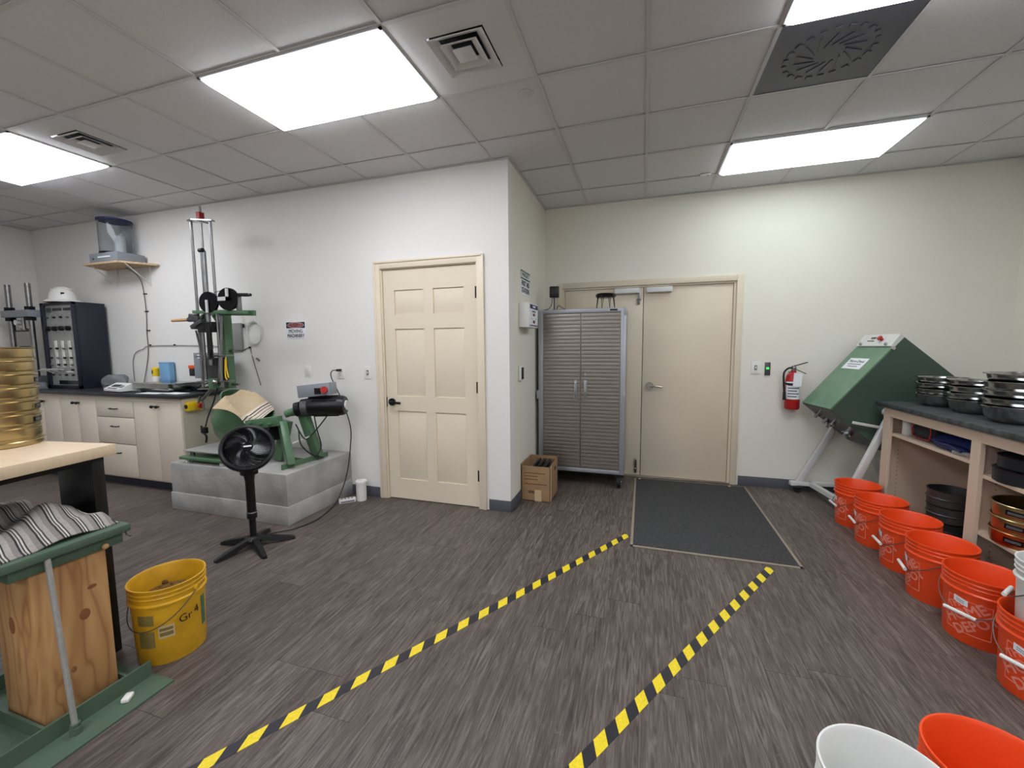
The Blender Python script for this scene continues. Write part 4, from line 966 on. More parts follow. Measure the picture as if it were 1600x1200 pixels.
B().bar(W(-2.90, 2.68, .437), W(-2.86, 3.17, .437), .014, .075).obj('base_rail', 'green', t); B().bar(W(-3.40, 2.96, .437), W(-2.88, 2.93, .437), .014, .06).obj('base_rail', 'green', t)
B().bar(W(-2.96, 2.86, .62), W(-2.885, 3.04, .66), .014, .014).obj('brace', 'white_paint', t); B().bar(W(-3.02, 2.92, .855), W(-2.70, 3.05, .885), .02, .012).obj('motor_shelf', 'green', t)
B().tube([W(-2.72, 3.05, .86), W(-2.82, 3.0, .72), W(-2.9, 2.95, .64), W(-2.97, 2.92, .78)], .006, 6, 6).tube([W(-2.95, 2.93, .72), W(-2.9, 2.9, .6), W(-2.83, 2.95, .5), W(-2.80, 3.05, .455), W(-2.9, 3.1, .445)], .006, 6, 6).tube([W(-2.92, 3.08, .9), W(-2.86, 3.05, .72), W(-2.82, 3.05, .55), W(-2.84, 2.98, .46)], .006, 6, 6).obj('cable', 'black_plastic', t)
B().cyl(W(-3.20, 2.84, .70), W(-3.11, 2.84, .72), .075, n=18).obj('brake_disc', 'black_metal', t)
# tan towel over drum mouth
b = B(); cw_ = Vector((C.x, C.y, C.z)) + mx0
e1 = Vector((.64, .77, 0)); e1 = (e1 - ax * e1.dot(ax)).normalized(); e2 = ax.cross(e1)
mouth = cw_ + ax * .185
OFF = Vector((.013, .036, 0))
def tw(u, v):
    a = (u - .5) * .36; c = (v - .5) * .58
    q = Vector((a, c, 0)) + OFF; r_ = q.length
    z = .010 + .005 * math.sin(23 * a + 9 * c) + .009 * math.sin(9 * a - 15 * c)
    if r_ < .225: z += .012 + .012 * math.sin(8 * a + 11 * c) - .02 * (1 - (r_ / .225) ** 2)
    if r_ > .243: z = .012 - (r_ - .243) * 1.3 + .003 * math.sin(30 * c)
    elif r_ > .215: z = max(z, .010)
    return Vector((a, c, z))
b.sheet(tw, 36, 30, .004)
o = tag(b.obj('tan_towel', 'towel_tan'), 'tan towel with dark stripes at one end draped over the green drum', 'towel')
rotm = Matrix((e1, e2, ax)).transposed() @ Matrix.Rotation(math.radians(-30), 3, 'Z')
o.matrix_world = Matrix.Translation(mouth + rotm @ OFF) @ rotm.to_4x4()
# platform scale
t = thing('platform_scale', 'low green platform scale at the front edge of the concrete block', 'scale', (-3.70, 2.79, BZB), 0)
B().bb(-.30, .22, -.19, .19, .035, .06, .003).obj('base', 'green', t); B().bb(-.27, .19, -.17, .17, .105, .118, .003).obj('deck', 'galv', t)
for sx_ in (-.25, .17):
    for sy_ in (-.15, .15): B().cyl((sx_, sy_, 0), (sx_, sy_, .036), .018, n=10).obj('foot', 'white_plastic', t); B().cyl((sx_ * .85, sy_ * .85, .06), (sx_ * .85, sy_ * .85, .106), .02, n=10).obj('load_cell', 'steel', t)
# compactor
kp = Vector((-3.95, 3.10, BZB)); t = thing('soil_compactor', 'tall mechanical soil compactor with steel rods, black pulleys and green post', 'compactor', kp)
def K(x, y, z): return Vector((x, y - .05, z)) - kp
B().bar(K(-4.0, 3.19, BZB + .006), K(-4.005, 3.19, 1.845), .085, .055, .003).obj('post', 'green', t)
B().bb(-.13, .3, -.10, .2, 0, .02).obj('base_plate', 'green', t)
tp = B().bar(K(-4.05, 3.0, 2.672), K(-4.05, 3.12, 2.672), .01, .01); 
tp.obj('cable_clip', 'steel', t)
pl = B(); pl.prism([K(-4.215, 3.03, 2.685), K(-4.10, 2.985, 2.675), K(-3.895, 3.03, 2.66), K(-3.90, 3.07, 2.66), K(-4.06, 3.11, 2.675), K(-4.215, 3.08, 2.685)], (0, 0, .012)); pl.obj('top_plate', 'steel', t)
for xx, zz in ((-4.185, 2.685), (-3.935, 2.665)): B().cyl(K(xx, 3.05, 1.08), K(xx, 3.05, zz), .0125, n=12).obj('guide_rod', 'steel', t)
B().cyl(K(-4.055, 3.05, 1.30), K(-4.055, 3.05, 2.40), .024, n=14).obj('hammer_rod', 'steel', t); B().cyl(K(-4.055, 3.05, 2.40), K(-4.055, 3.05, 2.66), .010, n=10).obj('hammer_rod', 'steel', t)
B().cyl(K(-4.075, 3.03, 2.40), K(-4.03, 3.03, 2.40), .02, n=10).obj('collar', 'black_metal', t)
B().box(K(-4.045, 3.04, 2.715), (.045, .05, .075), None, .003).obj('red_block', 'sign_red', t); B().cyl(K(-4.05, 3.045, 2.75), K(-4.055, 3.05, 2.81), .012, n=10).obj('eye_bolt', 'chrome', t)
B().bar(K(-4.20, 3.03, 1.82), K(-3.57, 3.06, 1.80), .05, .03, .003).obj('cross_beam', 'green', t); B().bar(K(-4.20, 3.12, 1.82), K(-3.57, 3.15, 1.80), .03, .05, .003).obj('cross_beam', 'green', t)
B().bar(K(-4.0, 3.17, 1.62), K(-4.05, 3.10, 1.79), .03, .03).obj('gusset', 'green', t)
for (px, pz, rr_) in ((-3.985, 1.905, .10), (-3.735, 1.925, .105)):
    pu = B().lathe([(0, -.012), (rr_, -.012), (rr_, -.006), (rr_ - .012, 0), (rr_, .006), (rr_, .012), (0, .012)], 32, K(px, 3.02, pz), (.15, -1, 0)).obj('pulley', 'black_gloss', t)
    if px < -3.9: B().bb(*(lambda c: (c.x - .013, c.x + .013, c.y - .03, c.y - .02, c.z - .1, c.z + .02))(K(px, 3.02, pz))).obj('bracket', 'white_paint', pu)
    else:
        c = K(px, 3.02, pz); B().bb(c.x - .1, c.x + .03, c.y - .03, c.y - .02, c.z - .015, c.z + .02).bb(c.x + .0, c.x + .03, c.y - .03, c.y - .02, c.z - .015, c.z + .095).obj('bracket', 'white_paint', pu)
B().bar(K(-3.68, 3.04, 1.965), K(-3.53, 3.06, 1.96), .03, .03, .003).cyl(K(-3.53, 3.06, 1.96), K(-3.505, 3.06, 1.96), .014, n=10).obj('winch_arm', 'black_metal', t)
B().bar(K(-3.645, 3.05, 1.81), K(-3.645, 3.05, 1.95), .04, .03, .003).obj('winch_bracket', 'steel', t)
B().tube([K(-3.90, 3.02, 1.995), K(-3.74, 3.02, 2.025)], .003, 5).tube([K(-4.06, 3.02, 1.9), K(-4.055, 3.02, 1.72)], .003, 5).obj('cable', 'black_metal', t)
B().cyl(K(-4.52, 3.03, 1.745), K(-4.25, 3.04, 1.75), .014, .017, n=10).obj('wood_handle', 'wood_handle', t)
ck = B().box(K(-4.19, 3.04, 1.76), (.13, .08, .055), Matrix.Rotation(.3, 3, 'Y'), .006); ck.cyl(K(-4.30, 3.04, 1.75), K(-4.22, 3.04, 1.75), .024, n=10); ck.box(K(-4.14, 3.02, 1.70), (.16, .07, .04), Matrix.Rotation(-.4, 3, 'Y'), .006); ck.bar(K(-4.25, 3.03, 1.80), K(-4.20, 3.03, 1.72), .02, .02); ck.bar(K(-4.09, 3.03, 1.79), K(-4.16, 3.03, 1.68), .02, .02); ck.cyl(K(-4.19, 3.04, 1.66), K(-4.19, 3.04, 1.80), .025, n=12); ck.obj('clamp', 'grime', t)
B().box(K(-4.04, 3.04, 1.67), (.19, .09, .10), None, .008).obj('trip_housing', 'black_metal', t)
hp = [K(-3.985 + .012 * math.sin(k * 2.2), 3.0 + .012 * math.cos(k * 2.2), 1.66 - k * .0065) for k in range(46)]
B().tube([K(-3.985, 3.0, 1.70), K(-3.985, 3.0, 1.45)], .022, 10).obj('damper', 'black_plastic', t); B().tube(hp, .014, 6).obj('hose', 'rubber', t)
B().cyl(K(-4.10, 3.02, 1.16), K(-4.10, 3.02, 1.64), .016, n=10).bar(K(-3.97, 3.06, 1.10), K(-3.90, 3.06, 1.78), .028, .02).bar(K(-4.16, 3.0, 1.64), K(-4.09, 3.0, 1.35), .012, .012).obj('slide_bar', 'steel', t)
for zz in (1.385, 1.135, 1.06): B().bar(K(-4.23, 3.06, zz), K(-3.84, 3.08, zz + .01), .09, .014, .003).obj('tie_plate', 'steel', t)
B().bb(*(lambda a, c: (a.x, c.x, a.y, c.y, a.z, c.z))(K(-4.17, 3.09, 1.15), K(-3.93, 3.13, 1.37)), .003).obj('back_plate', 'grime', t)
gb = B().bb(*(lambda a, c: (a.x, c.x, a.y, c.y, a.z, c.z))(K(-4.55, 3.23, 1.15), K(-4.16, 3.35, 1.42)), .004).obj('control_box', 'grey_box', t)
B().bb(*(lambda a, c: (a.x, c.x, a.y, c.y, a.z, c.z))(K(-4.48, 3.222, 1.36), K(-4.41, 3.231, 1.40))).obj('label', 'paper', gb)
B().bb(*(lambda a, c: (a.x, c.x, a.y, c.y, a.z, c.z))(K(-4.66, 3.25, 1.17), K(-4.55, 3.33, 1.25)), .004).obj('counter_box', 'black_plastic', gb); B().bb(*(lambda a, c: (a.x, c.x, a.y, c.y, a.z, c.z))(K(-4.67, 3.25, 1.25), K(-4.55, 3.33, 1.285)), .004).obj('counter_cap', 'orange_plug', gb)
B().bb(*(lambda a, c: (a.x, c.x, a.y, c.y, a.z, c.z))(K(-4.05, 3.0, 1.07), K(-3.98, 3.06, 1.17)), .003).obj('mould_clamp', 'green', t); B().ball(K(-3.96, 3.0, 1.14), .025, 10).obj('knob', 'chrome', t)
B().tube([K(-3.87, 3.06, 1.38), K(-3.86, 3.05, 1.28), K(-3.84, 3.05, 1.18)], .006, 6, 4).tube([K(-3.88, 3.06, 1.36), K(-3.88, 3.05, 1.2), K(-3.86, 3.05, 1.16)], .006, 6, 4).obj('yellow_line', 'yellow_clean', t)
B().bar(K(-4.02, 3.0, 1.06), K(-4.13, 2.98, .95), .03, .018, .003).bar(K(-4.13, 2.97, 1.0), K(-4.16, 2.97, .93), .015, .015).cyl(K(-4.10, 2.97, .95), K(-4.09, 2.97, .86), .009, n=8).obj('bell_crank', 'steel', t)
B().tube([K(-3.96, 3.02, 1.08), K(-3.99, 3.0, .95), K(-4.03, 2.96, .80), K(-4.02, 2.92, .70)], .007, 6, 6).box(K(-4.02, 2.91, .68), (.07, .03, .06), None, .006).tube([K(-4.06, 2.91, .72), K(-4.04, 2.91, .66), K(-4.0, 2.91, .62), K(-4.01, 2.91, .56)], .010, 6, 4).obj('rope_hook', 'black_plastic', t)
B().cyl(K(-4.0, 3.14, 1.385), K(-4.0, 3.17, 1.385), .022, n=12).cyl(K(-3.97, 3.19, 1.44), K(-3.92, 3.19, 1.44), .016, n=10).bar(K(-3.97, 3.19, 1.1), K(-3.88, 3.19, 1.1), .02, .02).obj('bolt', 'steel', t)
o = tag(B().bb(-4.40, -4.07, YL - .025, YL - .001, 1.44, 1.73, .004).obj('backing_board', 'board'), 'plain grey board on the wall behind the soil compactor', 'board')
# white cord coil on wall
t = thing('cord_coil', 'loop of white tubing hung on a wall hook beside the soil compactor', 'tubing', (-3.90, YL, 1.62))
pts = []
for k in range(41):
    a = PI / 2 + k / 40 * 4 * PI; r_ = .105 + .008 * math.sin(k * .5); pts.append((r_ * math.cos(a), -.012 - .004 * (k / 40), -.0 + r_ * 1.15 * math.sin(a)))
B().tube(pts, .0055, 6).obj('loop', 'cord_white', t)
B().tube([(-.07, -.01, -.06), (-.12, -.01, -.02), (-.14, -.01, .10), (-.15, -.01, .18), (-.18, -.01, .2)], .004, 6, 5).tube([(-.09, -.01, -.08), (-.08, -.01, -.18), (-.04, -.01, -.24), (.02, -.012, -.27)], .003, 6, 5).obj('tail', 'cord_white', t)
B().cyl((0, 0, .125), (0, -.03, .13), .005, n=8).box((0, -.003, .135), (.015, .006, .04), None).obj('hook', 'white_plastic', t)
B().box((.03, -.014, -.275), (.05, .012, .018), Matrix.Rotation(.6, 3, 'Y'), .003).obj('clip', 'ink_grey', t); B().box((-.14, -.014, .08), (.02, .012, .04), None, .003).obj('clip', 'black_plastic', t)
t = thing('wall_cable', 'thin dark cable slanting down the wall behind the drum mixer', 'cable', (-3.98, YL, 1.45))
B().tube([(-.12, -.006, -.02), (.0, -.006, .02), (.02, -.006, -.06), (.12, -.006, -.38)], .004, 6, 4).obj('wire', 'cord_grey', t); B().box((0, -.008, .02), (.02, .016, .02), None, .003).obj('staple', 'black_plastic', t)

# ================================================================== pedestal fan
FX, FY = -2.725, 2.235
t = thing('pedestal_fan', 'black pedestal air circulator fan on a five-legged base', 'fan', (FX, FY, 0))
b = B().lathe([(0, .085), (.04, .085), (.06, .06), (.06, .04), (0, .04)], 20); b.obj('hub', 'black_plastic', t)
base_a = math.atan2(-.1, .2)
for k in range(5):
    a = base_a + k * 2 * PI / 5; dx, dy = math.cos(a), math.sin(a)
    R_ = Matrix.Rotation(a, 3, 'Z'); q = B()
    P = [[R_ @ Vector((x, s * w_, z)) for s, z in ((-1, z0_), (-.7, z1_), (.7, z1_), (1, z0_))] for x, w_, z0_, z1_ in ((.03, .03, .045, .075), (.15, .026, .018, .05), (.25, .02, .004, .026), (.27, .014, .0, .018))]
    rings = [[q.bm.verts.new(v) for v in r] for r in P]; q.skin(rings); q.bm.faces.new(rings[0]); q.bm.faces.new(rings[-1]); q.obj('leg', 'black_plastic', t)
B().cyl((0, 0, .07), (0, 0, .25), .022, n=16).obj('pole', 'black_plastic', t)
B().lathe([(.022, .215), (.034, .22), (.034, .265), (.03, .27), (.03, .50), (.04, .56), (.04, .575), (0, .58)], 20).obj('upper_pole', 'black_plastic', t); B().lathe([(.0345, .258), (.036, .262), (.0345, .266)], 20).obj('collar_ring', 'steel', t)
hc = Vector((0.0, 0.0, .735)); fd = Vector((.66, -.54, .50)).normalized()
B().lathe([(0, -.13), (.05, -.13), (.08, -.11), (.12, -.075), (.164, -.03), (.174, .0), (.174, .025), (.166, .04), (.152, .045), (.148, .035), (.15, -.0), (.12, -.05), (0, -.07)], 48, hc, fd).obj('housing', 'black_plastic', t)
B().box(hc - Vector((0, 0, .155)), (.09, .09, .08), None, .015).obj('neck', 'black_plastic', t)
fx, fy = frame_of(fd)
gr = B()
for k in range(60):
    a = k / 60 * 2 * PI; pts = []
    for q in range(6):
        f = q / 5; r_ = .035 + f * .114; aa = a + f * .9; pts.append(hc + fd * (.052 - f * .012) + (fx * math.cos(aa) + fy * math.sin(aa)) * r_)
    gr.tube(pts, .0024, 4)
gr.obj('grille', 'black_gloss', t)
for rr_, h_ in ((.149, .042),):
    B().lathe([(rr_ - .003, h_ - .003), (rr_ + .003, h_ - .003), (rr_ + .003, h_ + .002), (rr_ - .003, h_ + .002), (rr_ - .003, h_ - .003)], 40, hc, fd).obj('grille_ring', 'black_gloss', t)
cap = B().lathe([(0, .058), (.03, .058), (.04, .05), (.04, .045), (0, .045)], 24, hc, fd).obj('cap', 'black_gloss', t)
hor = Vector((0, 0, 1)).cross(fd).normalized(); upv = fd.cross(hor)
B().box(hc + fd * .059, (.05, .004, .011), Matrix((hor, fd, upv)).transposed()).obj('badge', 'white_paint', cap)
for k in range(3):
    a = k / 3 * 2 * PI
    def bl(u, v, a=a): 
        r_ = .03 + u * .108; aa = a + (v - .5) * 1.3 + u * .3; return hc + fd * (-.005 + (v - .5) * .04) + (fx * math.cos(aa) + fy * math.sin(aa)) * r_
    B().sheet(bl, 5, 6, .002).obj('blade', 'black_plastic', t)
t = thing('power_cord', 'long black power cord from the wall outlet to the pedestal fan', 'cord', (-2.73, 3.35, 0))
def Q(x, y, z): return (x + 2.73, y - 3.35, z)
B().tube([Q(-2.845, 3.315, 1.243), Q(-2.875, 3.30, 1.235), Q(-2.885, 3.30, 1.17), Q(-2.80, 3.33, .95), Q(-2.715, 3.33, .7), Q(-2.70, 3.30, .5), Q(-2.69, 3.22, .25), Q(-2.68, 3.08, .06), Q(-2.66, 2.92, .006), Q(-2.62, 2.72, .006), Q(-2.66, 2.56, .006), Q(-2.76, 2.44, .006), Q(-2.75, 2.34, .02), Q(-2.715, 2.27, .05)], .005, 6, 8).obj('cable', 'black_plastic', t)
B().box(Q(-2.83, 3.34, 1.243), (.03, .05, .022), None, .004).obj('plug', 'black_plastic', t)
# jug and power strip
t = thing('white_canister', 'white lidded plastic canister on the floor beside the six-panel door', 'canister', (-2.555, 3.25, 0))
B().lathe([(0, 0), (.044, 0), (.047, .004), (.047, .17), (0, .17)], 24).obj('body', 'white_plastic', t); B().lathe([(0, .195), (.048, .195), (.053, .188), (.053, .17), (.048, .168), (0, .168)], 24).obj('lid', 'white_plastic', t); B().box((0, .0, .198), (.05, .015, .01), None, .003).obj('lid_tab', 'white_plastic', t)
t = thing('outlet_box', 'small white plastic block on the floor beside the white canister', 'box', (-2.655, 3.17, 0), .75)
B().bb(-.075, .075, -.03, .03, 0, .035, .004).obj('body', 'white_plastic', t); B().bb(-.06, .06, -.031, -.029, .008, .02).obj('slot', 'ink_grey', t)
b = B()
for k in range(4): b.bb(-.055 + k * .03, -.04 + k * .03, -.012, .012, .0345, .0365)
b.obj('button_row', 'cord_grey', t)

# ================================================================== left counter
CFY, CEX, CH = 2.86, -4.31, 1.01
def cab_unit(xa, xb, kind, label, lab_handle=True):
    t = thing('base_cabinet', label, 'cabinet', ((xa + xb) / 2, CFY, 0)); hw = (xb - xa) / 2
    B().bb(-hw, hw, .02, YL - .004 - CFY, .10, CH - .035).obj('body', 'cab_paint', t); B().bb(-hw, hw, .07, .09, 0, .10).obj('toe_kick', 'cab_navy', t)
    if kind == 'drawers':
        for za, zb in ((.755, .93), (.47, .745), (.12, .46)):
            d = B().bb(-hw + .006, hw - .006, 0, .02, za, zb, .003).obj('drawer', 'cab_paint', t)
            zc = zb - .09 if zb - za > .2 else (za + zb) / 2
            B().tube([(-.05, .0, zc), (-.045, -.025, zc), (.045, -.025, zc), (.05, .0, zc)], .006, 6, 3).obj('handle', 'black_metal', d)
    else:
        for s in (-1, 1):
            a, c = (-hw + .006, -.0015) if s < 0 else (.0015, hw - .006)
            d = B().bb(a, c, 0, .02, .12, .93, .003).obj('door', 'cab_paint', t)
            B().cyl((s * .035, 0, .885), (s * .035, -.02, .885), .008, n=8).ball((s * .035, -.025, .885), .016, 10).obj('knob', 'black_metal', d)
cab_unit(-5.01, CEX - .005, 'doors', 'beige two-door base cabinet at the end of the lab counter by the concrete block')
cab_unit(-5.60, -5.01, 'drawers', 'beige three-drawer base cabinet in the lab counter')
cab_unit(-6.22, -5.60, 'doors', 'beige two-door base cabinet under the digital scale readout side of the lab counter')
cab_unit(-6.84, -6.22, 'doors', 'beige two-door base cabinet under the navy pressure panel')
cab_unit(-7.545, -6.84, 'doors', 'beige two-door base cabinet in the room corner under the load frame')
o = tag(B().bb(CEX - .005, CEX + .015, CFY, YL - .004, 0, CH - .035).obj('end_panel', 'cab_end'), 'tan end panel of the lab counter facing the concrete block', 'panel')
o = tag(B().bb(XL + .004, CEX + .035, CFY - .03, YL - .003, CH - .035, CH, .004).obj('countertop', 'counter'), 'black lab countertop along the white wall under the navy pressure panel', 'countertop')
t = thing('emergency_stop', 'yellow emergency stop box with red button on the counter end panel', 'stop button', (CEX + .015, 2.945, .895), PI / 2)
B().bb(-.065, .065, -.05, 0, -.045, .045, .006).obj('box', 'yellow_clean', t); B().cyl((.04, -.05, 0), (.04, -.075, 0), .014, n=12).cyl((.04, -.07, 0), (.04, -.09, 0), .028, n=16).obj('button', 'red', t); B().cyl((-.065, -.025, 0), (-.07, -.025, 0), .02, n=12).obj('knockout', 'black_plastic', t)
# pressure panel cabinet
PX0, PX1, PY0, PY1 = -6.78, -6.19, 3.03, 3.34
t = thing('pressure_panel', 'tall navy cabinet with a grey control panel face on the lab counter', 'control panel', ((PX0 + PX1) / 2, (PY0 + PY1) / 2, CH))
hw, hd = (PX1 - PX0) / 2, (PY1 - PY0) / 2; PH = 1.0
B().bb(-hw, hw, -hd + .03, hd, 0, PH, .004).obj('body', 'cab_navy', t)
b = B().bb(-hw, -hw + .06, -hd, -hd + .04, 0, PH, .003); b.bb(hw - .02, hw, -hd, -hd + .04, 0, PH, .003); b.bb(-hw, hw, -hd, -hd + .04, PH - .03, PH, .003); b.bb(-hw, hw, -hd, -hd + .04, 0, .04, .003); b.obj('bezel', 'cab_navy', t)
f = B().bb(-hw + .06, hw - .02, -hd + .022, -hd + .032, .04, PH - .03).obj('face', 'panel_face', t)
yf_ = -hd + .022
for k in range(4): B().cyl((-hw + .10 + k * .125, yf_, .70), (-hw + .10 + k * .125, yf_ - .03, .70), .028, n=16).cyl((-hw + .10 + k * .125, yf_ - .03, .70), (-hw + .10 + k * .125, yf_ - .045, .70), .02, n=16).obj('regulator_knob', 'black_plastic', f)
for k in range(2): B().bb(-hw + .20 + k * .2, -hw + .36 + k * .18, yf_ - .006, yf_, .905, .935).obj('nameplate', 'black_gloss', f)
B().bb(-hw + .085, -hw + .165, yf_ - .006, yf_, .89, .94).obj('gauge', 'lcd', f); B().bb(-hw + .20, hw - .04, yf_ - .008, yf_, .05, .095).obj('nameplate', 'black_gloss', f)
for k in range(3): 
    B().bb(-hw + .18 + k * .125, -hw + .215 + k * .125, yf_ - .010, yf_, .25, .56).obj('sight_tube', 'white_plastic', f)
for r in range(6):
    for k in range(4):
        zz = (.83, .47, .36, .28, .22, .16)[r]
        B().cyl((-hw + .10 + k * .125, yf_, zz), (-hw + .10 + k * .125, yf_ - .022, zz), .011, n=8).obj('valve', 'black_plastic' if (r + k) % 3 else 'steel', f)
B().bb(hw - .25, hw - .12, yf_ - .006, yf_, .19, .205).obj('label', 'paper', f)
for k in range(3): B().tube([(-hw + .12 + .1 * k, yf_ - .01, .18 + .02 * k), (-hw - .02, yf_ - .06, .22), (-hw - .14, yf_ - .07, .12), (-hw - .24, yf_ - .04 + .03 * k, .012)], .006, 6, 5).obj('tube', 'cord_white', t)
# hard hat
t = thing('hard_hat', 'white full-brim hard hat resting on the navy pressure panel', 'hard hat', (-6.47, 3.10, CH + PH), .5); t.scale = (.86, .86, 1.12)
prof = [(.125, .02), (.128, .035), (.12, .075), (.10, .115), (.065, .145), (.03, .158), (0, .16)]
b = B(); b.lathe([(.122, .018)] + prof, 32)
for v in b.bm.verts: v.co.x *= 1.15
b.obj('shell', 'white_plastic', t)
b = B(); b.lathe([(.120, .026), (.155, .012), (.172, .002), (.174, .006), (.155, .02), (.124, .034), (.120, .026)], 36)
for v in b.bm.verts: v.co.x *= 1.15
b.obj('brim', 'white_plastic', t)
b = B().sheet(lambda u, v: ((-.12 + u * .24) * 1.05, (v - .5) * .03, .135 + .032 * math.cos((u - .5) * 2.3) - .02 * abs(u - .5)), 10, 2, .01); b.obj('ridge', 'white_plastic', t)
B().box((.07, -.098, .085), (.035, .006, .03), Matrix.Rotation(.7, 3, 'Z') @ Matrix.Rotation(.5, 3, 'X')).box((.085, -.088, .07), (.02, .006, .015), Matrix.Rotation(.7, 3, 'Z')).obj('emblem', 'ink', t)
# load frame
t = thing('load_frame', 'grey two-column load frame in the corner of the lab counter', 'load frame', (-7.05, 2.98, CH))
B().bb(-.28, .28, -.10, .16, 0, .14, .008).obj('base', 'grime', t)
for s in (-1, 1):
    B().cyl((s * .20, 0, .14), (s * .20, 0, 1.23), .026, n=14).obj('column', 'steel', t)
    for zz in (.82, .94): B().cyl((s * .20, 0, zz - .02), (s * .20, 0, zz + .02), .048, n=6).obj('nut', 'black_metal', t)
B().bb(-.27, .27, -.055, .055, .84, .92, .005).obj('crosshead', 'grey_box', t)
B().cyl((.05, 0, .84), (.05, 0, .70), .016, n=10).cyl((.05, 0, .71), (.05, 0, .69), .035, n=14).obj('load_ram', 'steel', t); B().bar((-.14, 0, .68), (.14, 0, .68), .02, .014).bar((-.14, 0, .68), (-.14, 0, .84), .012, .012).obj('dial_bracket', 'black_metal', t)
B().cyl((-.05, -.03, .78), (-.05, .02, .78), .032, n=16).obj('dial', 'white_plastic', t); B().cyl((.10, -.02, .14), (.10, -.02, .26), .055, n=16).obj('cell_base', 'navy_case', t); B().cyl((.10, -.02, .26), (.10, -.02, .46), .045, n=20).obj('cell', 'clear', t); B().cyl((.10, -.02, .46), (.10, -.02, .50), .055, n=16).obj('cell_cap', 'black_plastic', t)
# wall shelf with bell jar
t = thing('wall_shelf', 'small tan corner shelf on thin brackets high on the white wall', 'shelf', (-5.70, YL, 2.40))
B().prism([(-.46, -.012, 0), (-.30, -.30, 0), (.28, -.30, 0), (.46, -.012, 0)], (0, 0, .02)).obj('board', 'particle', t)
for xx in (-.25, .30): B().bar((xx, -.25, 0), (xx, -.006, -.2), .012, .006).bar((xx, -.006, -.22), (xx, -.006, 0), .02, .006).obj('bracket', 'white_paint', t)
t = thing('vacuum_chamber', 'clear acrylic bell chamber with blue lid on a grey base', 'chamber', (-5.66, 3.215, 2.42))
B().bb(-.23, .23, -.135, .135, 0, .10, .005).obj('base', 'grey_box', t); B().bb(-.08, .12, -.14, -.134, .045, .06).obj('label', 'paper', t); B().cyl((-.16, -.134, .04), (-.16, -.142, .04), .008, n=8).obj('port', 'black_plastic', t)
B().cyl((0, 0, .10), (0, 0, .115), .15, n=32).obj('gasket', 'black_plastic', t)
B().lathe([(.140, .115), (.147, .115), (.147, .46), (.140, .46), (.140, .115)], 40).obj('cylinder', 'clear', t); B().cyl((0, 0, .458), (0, 0, .475), .155, n=36).obj('lid', 'navy_case', t)
B().cyl((.03, .02, .115), (.03, .02, .30), .05, n=20).obj('specimen', 'white_paint', t)
t = thing('wall_tube', 'grey tubing clipped to the wall running down from the shelf', 'tubing', (-5.6, YL, 1.9))
B().tube([(-.05, -.1, .49), (.02, -.04, .42), (.06, -.012, .3), (.08, -.008, .0), (.06, -.008, -.25), (.05, -.008, -.5), (-.05, -.02, -.85)], .0045, 6, 6).obj('line', 'cord_grey', t)
for zz in (.2, 0, -.22): B().box((.085, -.008, zz), (.06, .012, .012), None, .003).obj('clip', 'black_plastic', t)
t = thing('wall_conduit', 'thin grey line clipped along the wall above the platform scale', 'tubing', (-5.2, YL, 1.5))
B().tube([(-.62, -.012, -.42), (-.62, -.012, -.2), (-.56, -.012, -.08), (-.42, -.012, -.035), (-.3, -.01, 0), (.3, -.01, 0), (1.0, -.01, -.02)], .004, 6, 5).obj('line', 'cord_grey', t)
for xx in (-.3, .1, .5, .85): B().box((xx, -.008, .008), (.018, .016, .02), None, .003).obj('clip', 'black_plastic', t)
# bench scale
t = thing('scale_readout', 'white digital scale readout with LCD on the lab counter', 'scale display', (-5.35, 2.97, CH), -.15)
b = B(); b.prism([(-.17, -.09, .012), (-.17, .07, .012), (-.17, .07, .085), (-.17, .02, .09), (-.17, -.09, .035)], (.34, 0, 0)); b.obj('housing', 'white_plastic', t)
Rl = Matrix.Rotation(math.atan2(.055, .11), 3, 'X'); B().box((-.02, -.035, .066), (.16, .04, .003), Rl).obj('screen', 'lcd', t); B().box((.12, -.045, .061), (.05, .04, .003), Rl).box((-.01, -.078, .043), (.2, .015, .003), Rl).obj('keypad', 'ink_grey', t)
B().box((.02, -.0, .006), (.18, .08, .012), None).obj('foot', 'black_plastic', t)
t = thing('platform_scale', 'flat stainless platform scale beside the digital readout', 'scale', (-4.88, 3.12, CH))
B().bb(-.27, .27, -.17, .17, .03, .095, .006).obj('platter', 'stainless', t); B().bb(-.22, .22, -.13, .13, .012, .04).obj('base', 'grime', t)
for sx_ in (-.2, .2):
    for sy_ in (-.11, .11): B().cyl((sx_, sy_, 0), (sx_, sy_, .014), .02, n=10).obj('foot', 'rubber', t)
t = thing('blue_canister', 'light blue square plastic container standing behind the platform scale', 'container', (-5.20, 3.335, CH))
B().box((0, -.005, .15), (.17, .06, .30), None, .01).obj('body', 'blue_box', t); B().box((0, -.005, .295), (.174, .064, .02), None, .006).obj('rim', 'blue_box', t)
t = thing('spray_bottle', 'small yellow and white bottle beside the blue container', 'bottle', (-5.37, 3.32, CH))
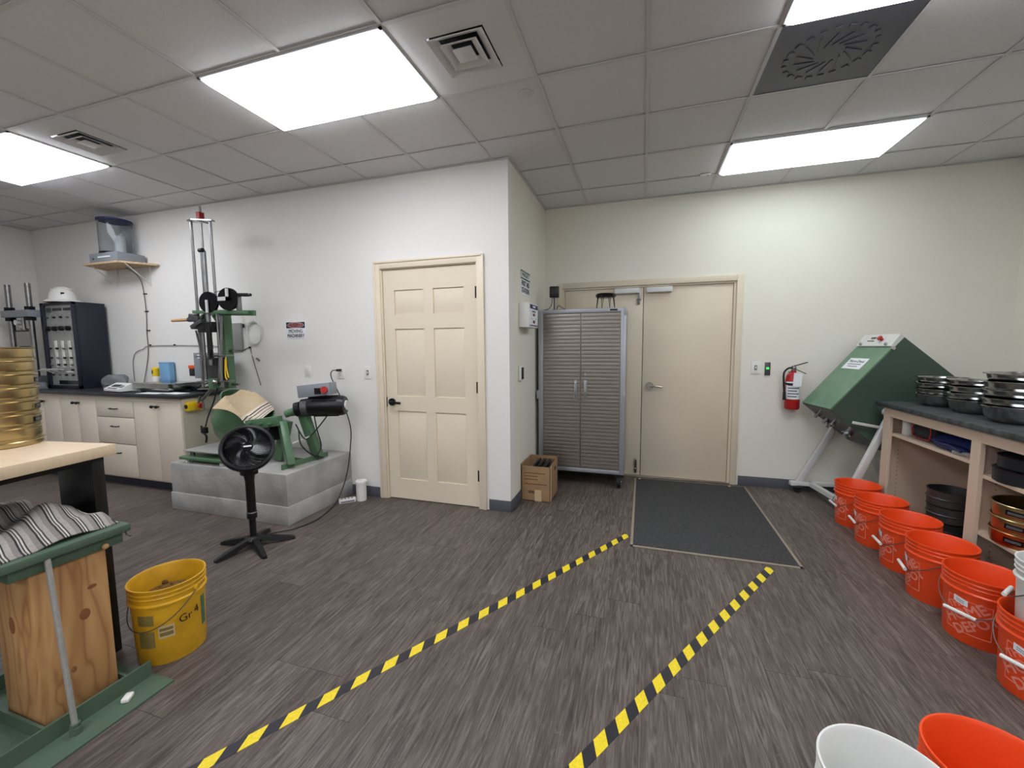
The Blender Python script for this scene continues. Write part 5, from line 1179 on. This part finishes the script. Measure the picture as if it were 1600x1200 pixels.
B().lathe([(0, 0), (.04, 0), (.043, .006), (.043, .12), (.035, .14), (0, .14)], 20).obj('body', 'white_plastic', t); B().lathe([(.036, .14), (.036, .23), (.026, .245), (0, .245)], 20).obj('cap', 'yellow_clean', t); B().sheet(lambda u, v: (.037 * math.sin(-.8 + u), -.037 * math.cos(-.8 + u), .17 + v * .04), 6, 1, .0008).obj('label', 'ink', t)
t = thing('plastic_bag', 'crumpled clear plastic bag against the navy pressure panel side', 'bag', (-5.86, 3.20, CH))
def bag(u, v):
    a = u * 2 * PI; z = v * .16; r_ = (.13 - .03 * v + .015 * math.sin(3 * a + 5 * v) + .012 * math.sin(7 * a)) * (1 if v < .8 else 1 - (v - .8) * 1.5); return (r_ * math.cos(a) * 1.2, r_ * math.sin(a) * .8, z)
B().sheet(bag, 28, 8, .002).obj('film', 'clear_bag', t); B().lathe([(0, .002), (.1, .002), (.11, .05), (.1, .05), (0, .01)], 20).obj('contents', 'grime', t)
t = thing('plastic_bag', 'small crumpled clear bag between the load frame and pressure panel', 'bag', (-6.69, 2.93, CH))
B().sheet(lambda u, v: tuple(q * .5 for q in bag(u, v)), 20, 6, .002).obj('film', 'clear_bag', t); B().lathe([(0, .002), (.05, .002), (.055, .025), (.05, .025), (0, .01)], 16).obj('contents', 'grime', t)
for k, (xx, yy, rz) in enumerate(((-4.80, 2.92, .08), (-4.52, 2.95, -.12))):
    o = B().bb(-.14, .14, -.06, .06, 0, .003).obj('paper_sheet', 'paper'); o.location = (xx, yy, CH + .0005 + k * .003); o.rotation_euler = (0, 0, rz)
    tag(o, ('loose white paper sheet on the counter before the platform scale', 'white paper sheet at the counter end by the soil compactor')[k], 'paper')
t = thing('cable_bundle', 'tangle of black cables on the counter beside the platform scale', 'cable', (-4.48, 3.2, CH))
B().tube([(-.1, .05, .01), (0, -.03, .03), (.08, .05, .05), (.0, .1, .03), (-.06, .0, .02), (.05, -.06, .06), (.12, .0, .1)], .008, 6, 6).obj('loop', 'black_plastic', t); B().box((-.02, 0, .02), (.12, .06, .04), None, .006).obj('adapter', 'black_plastic', t)
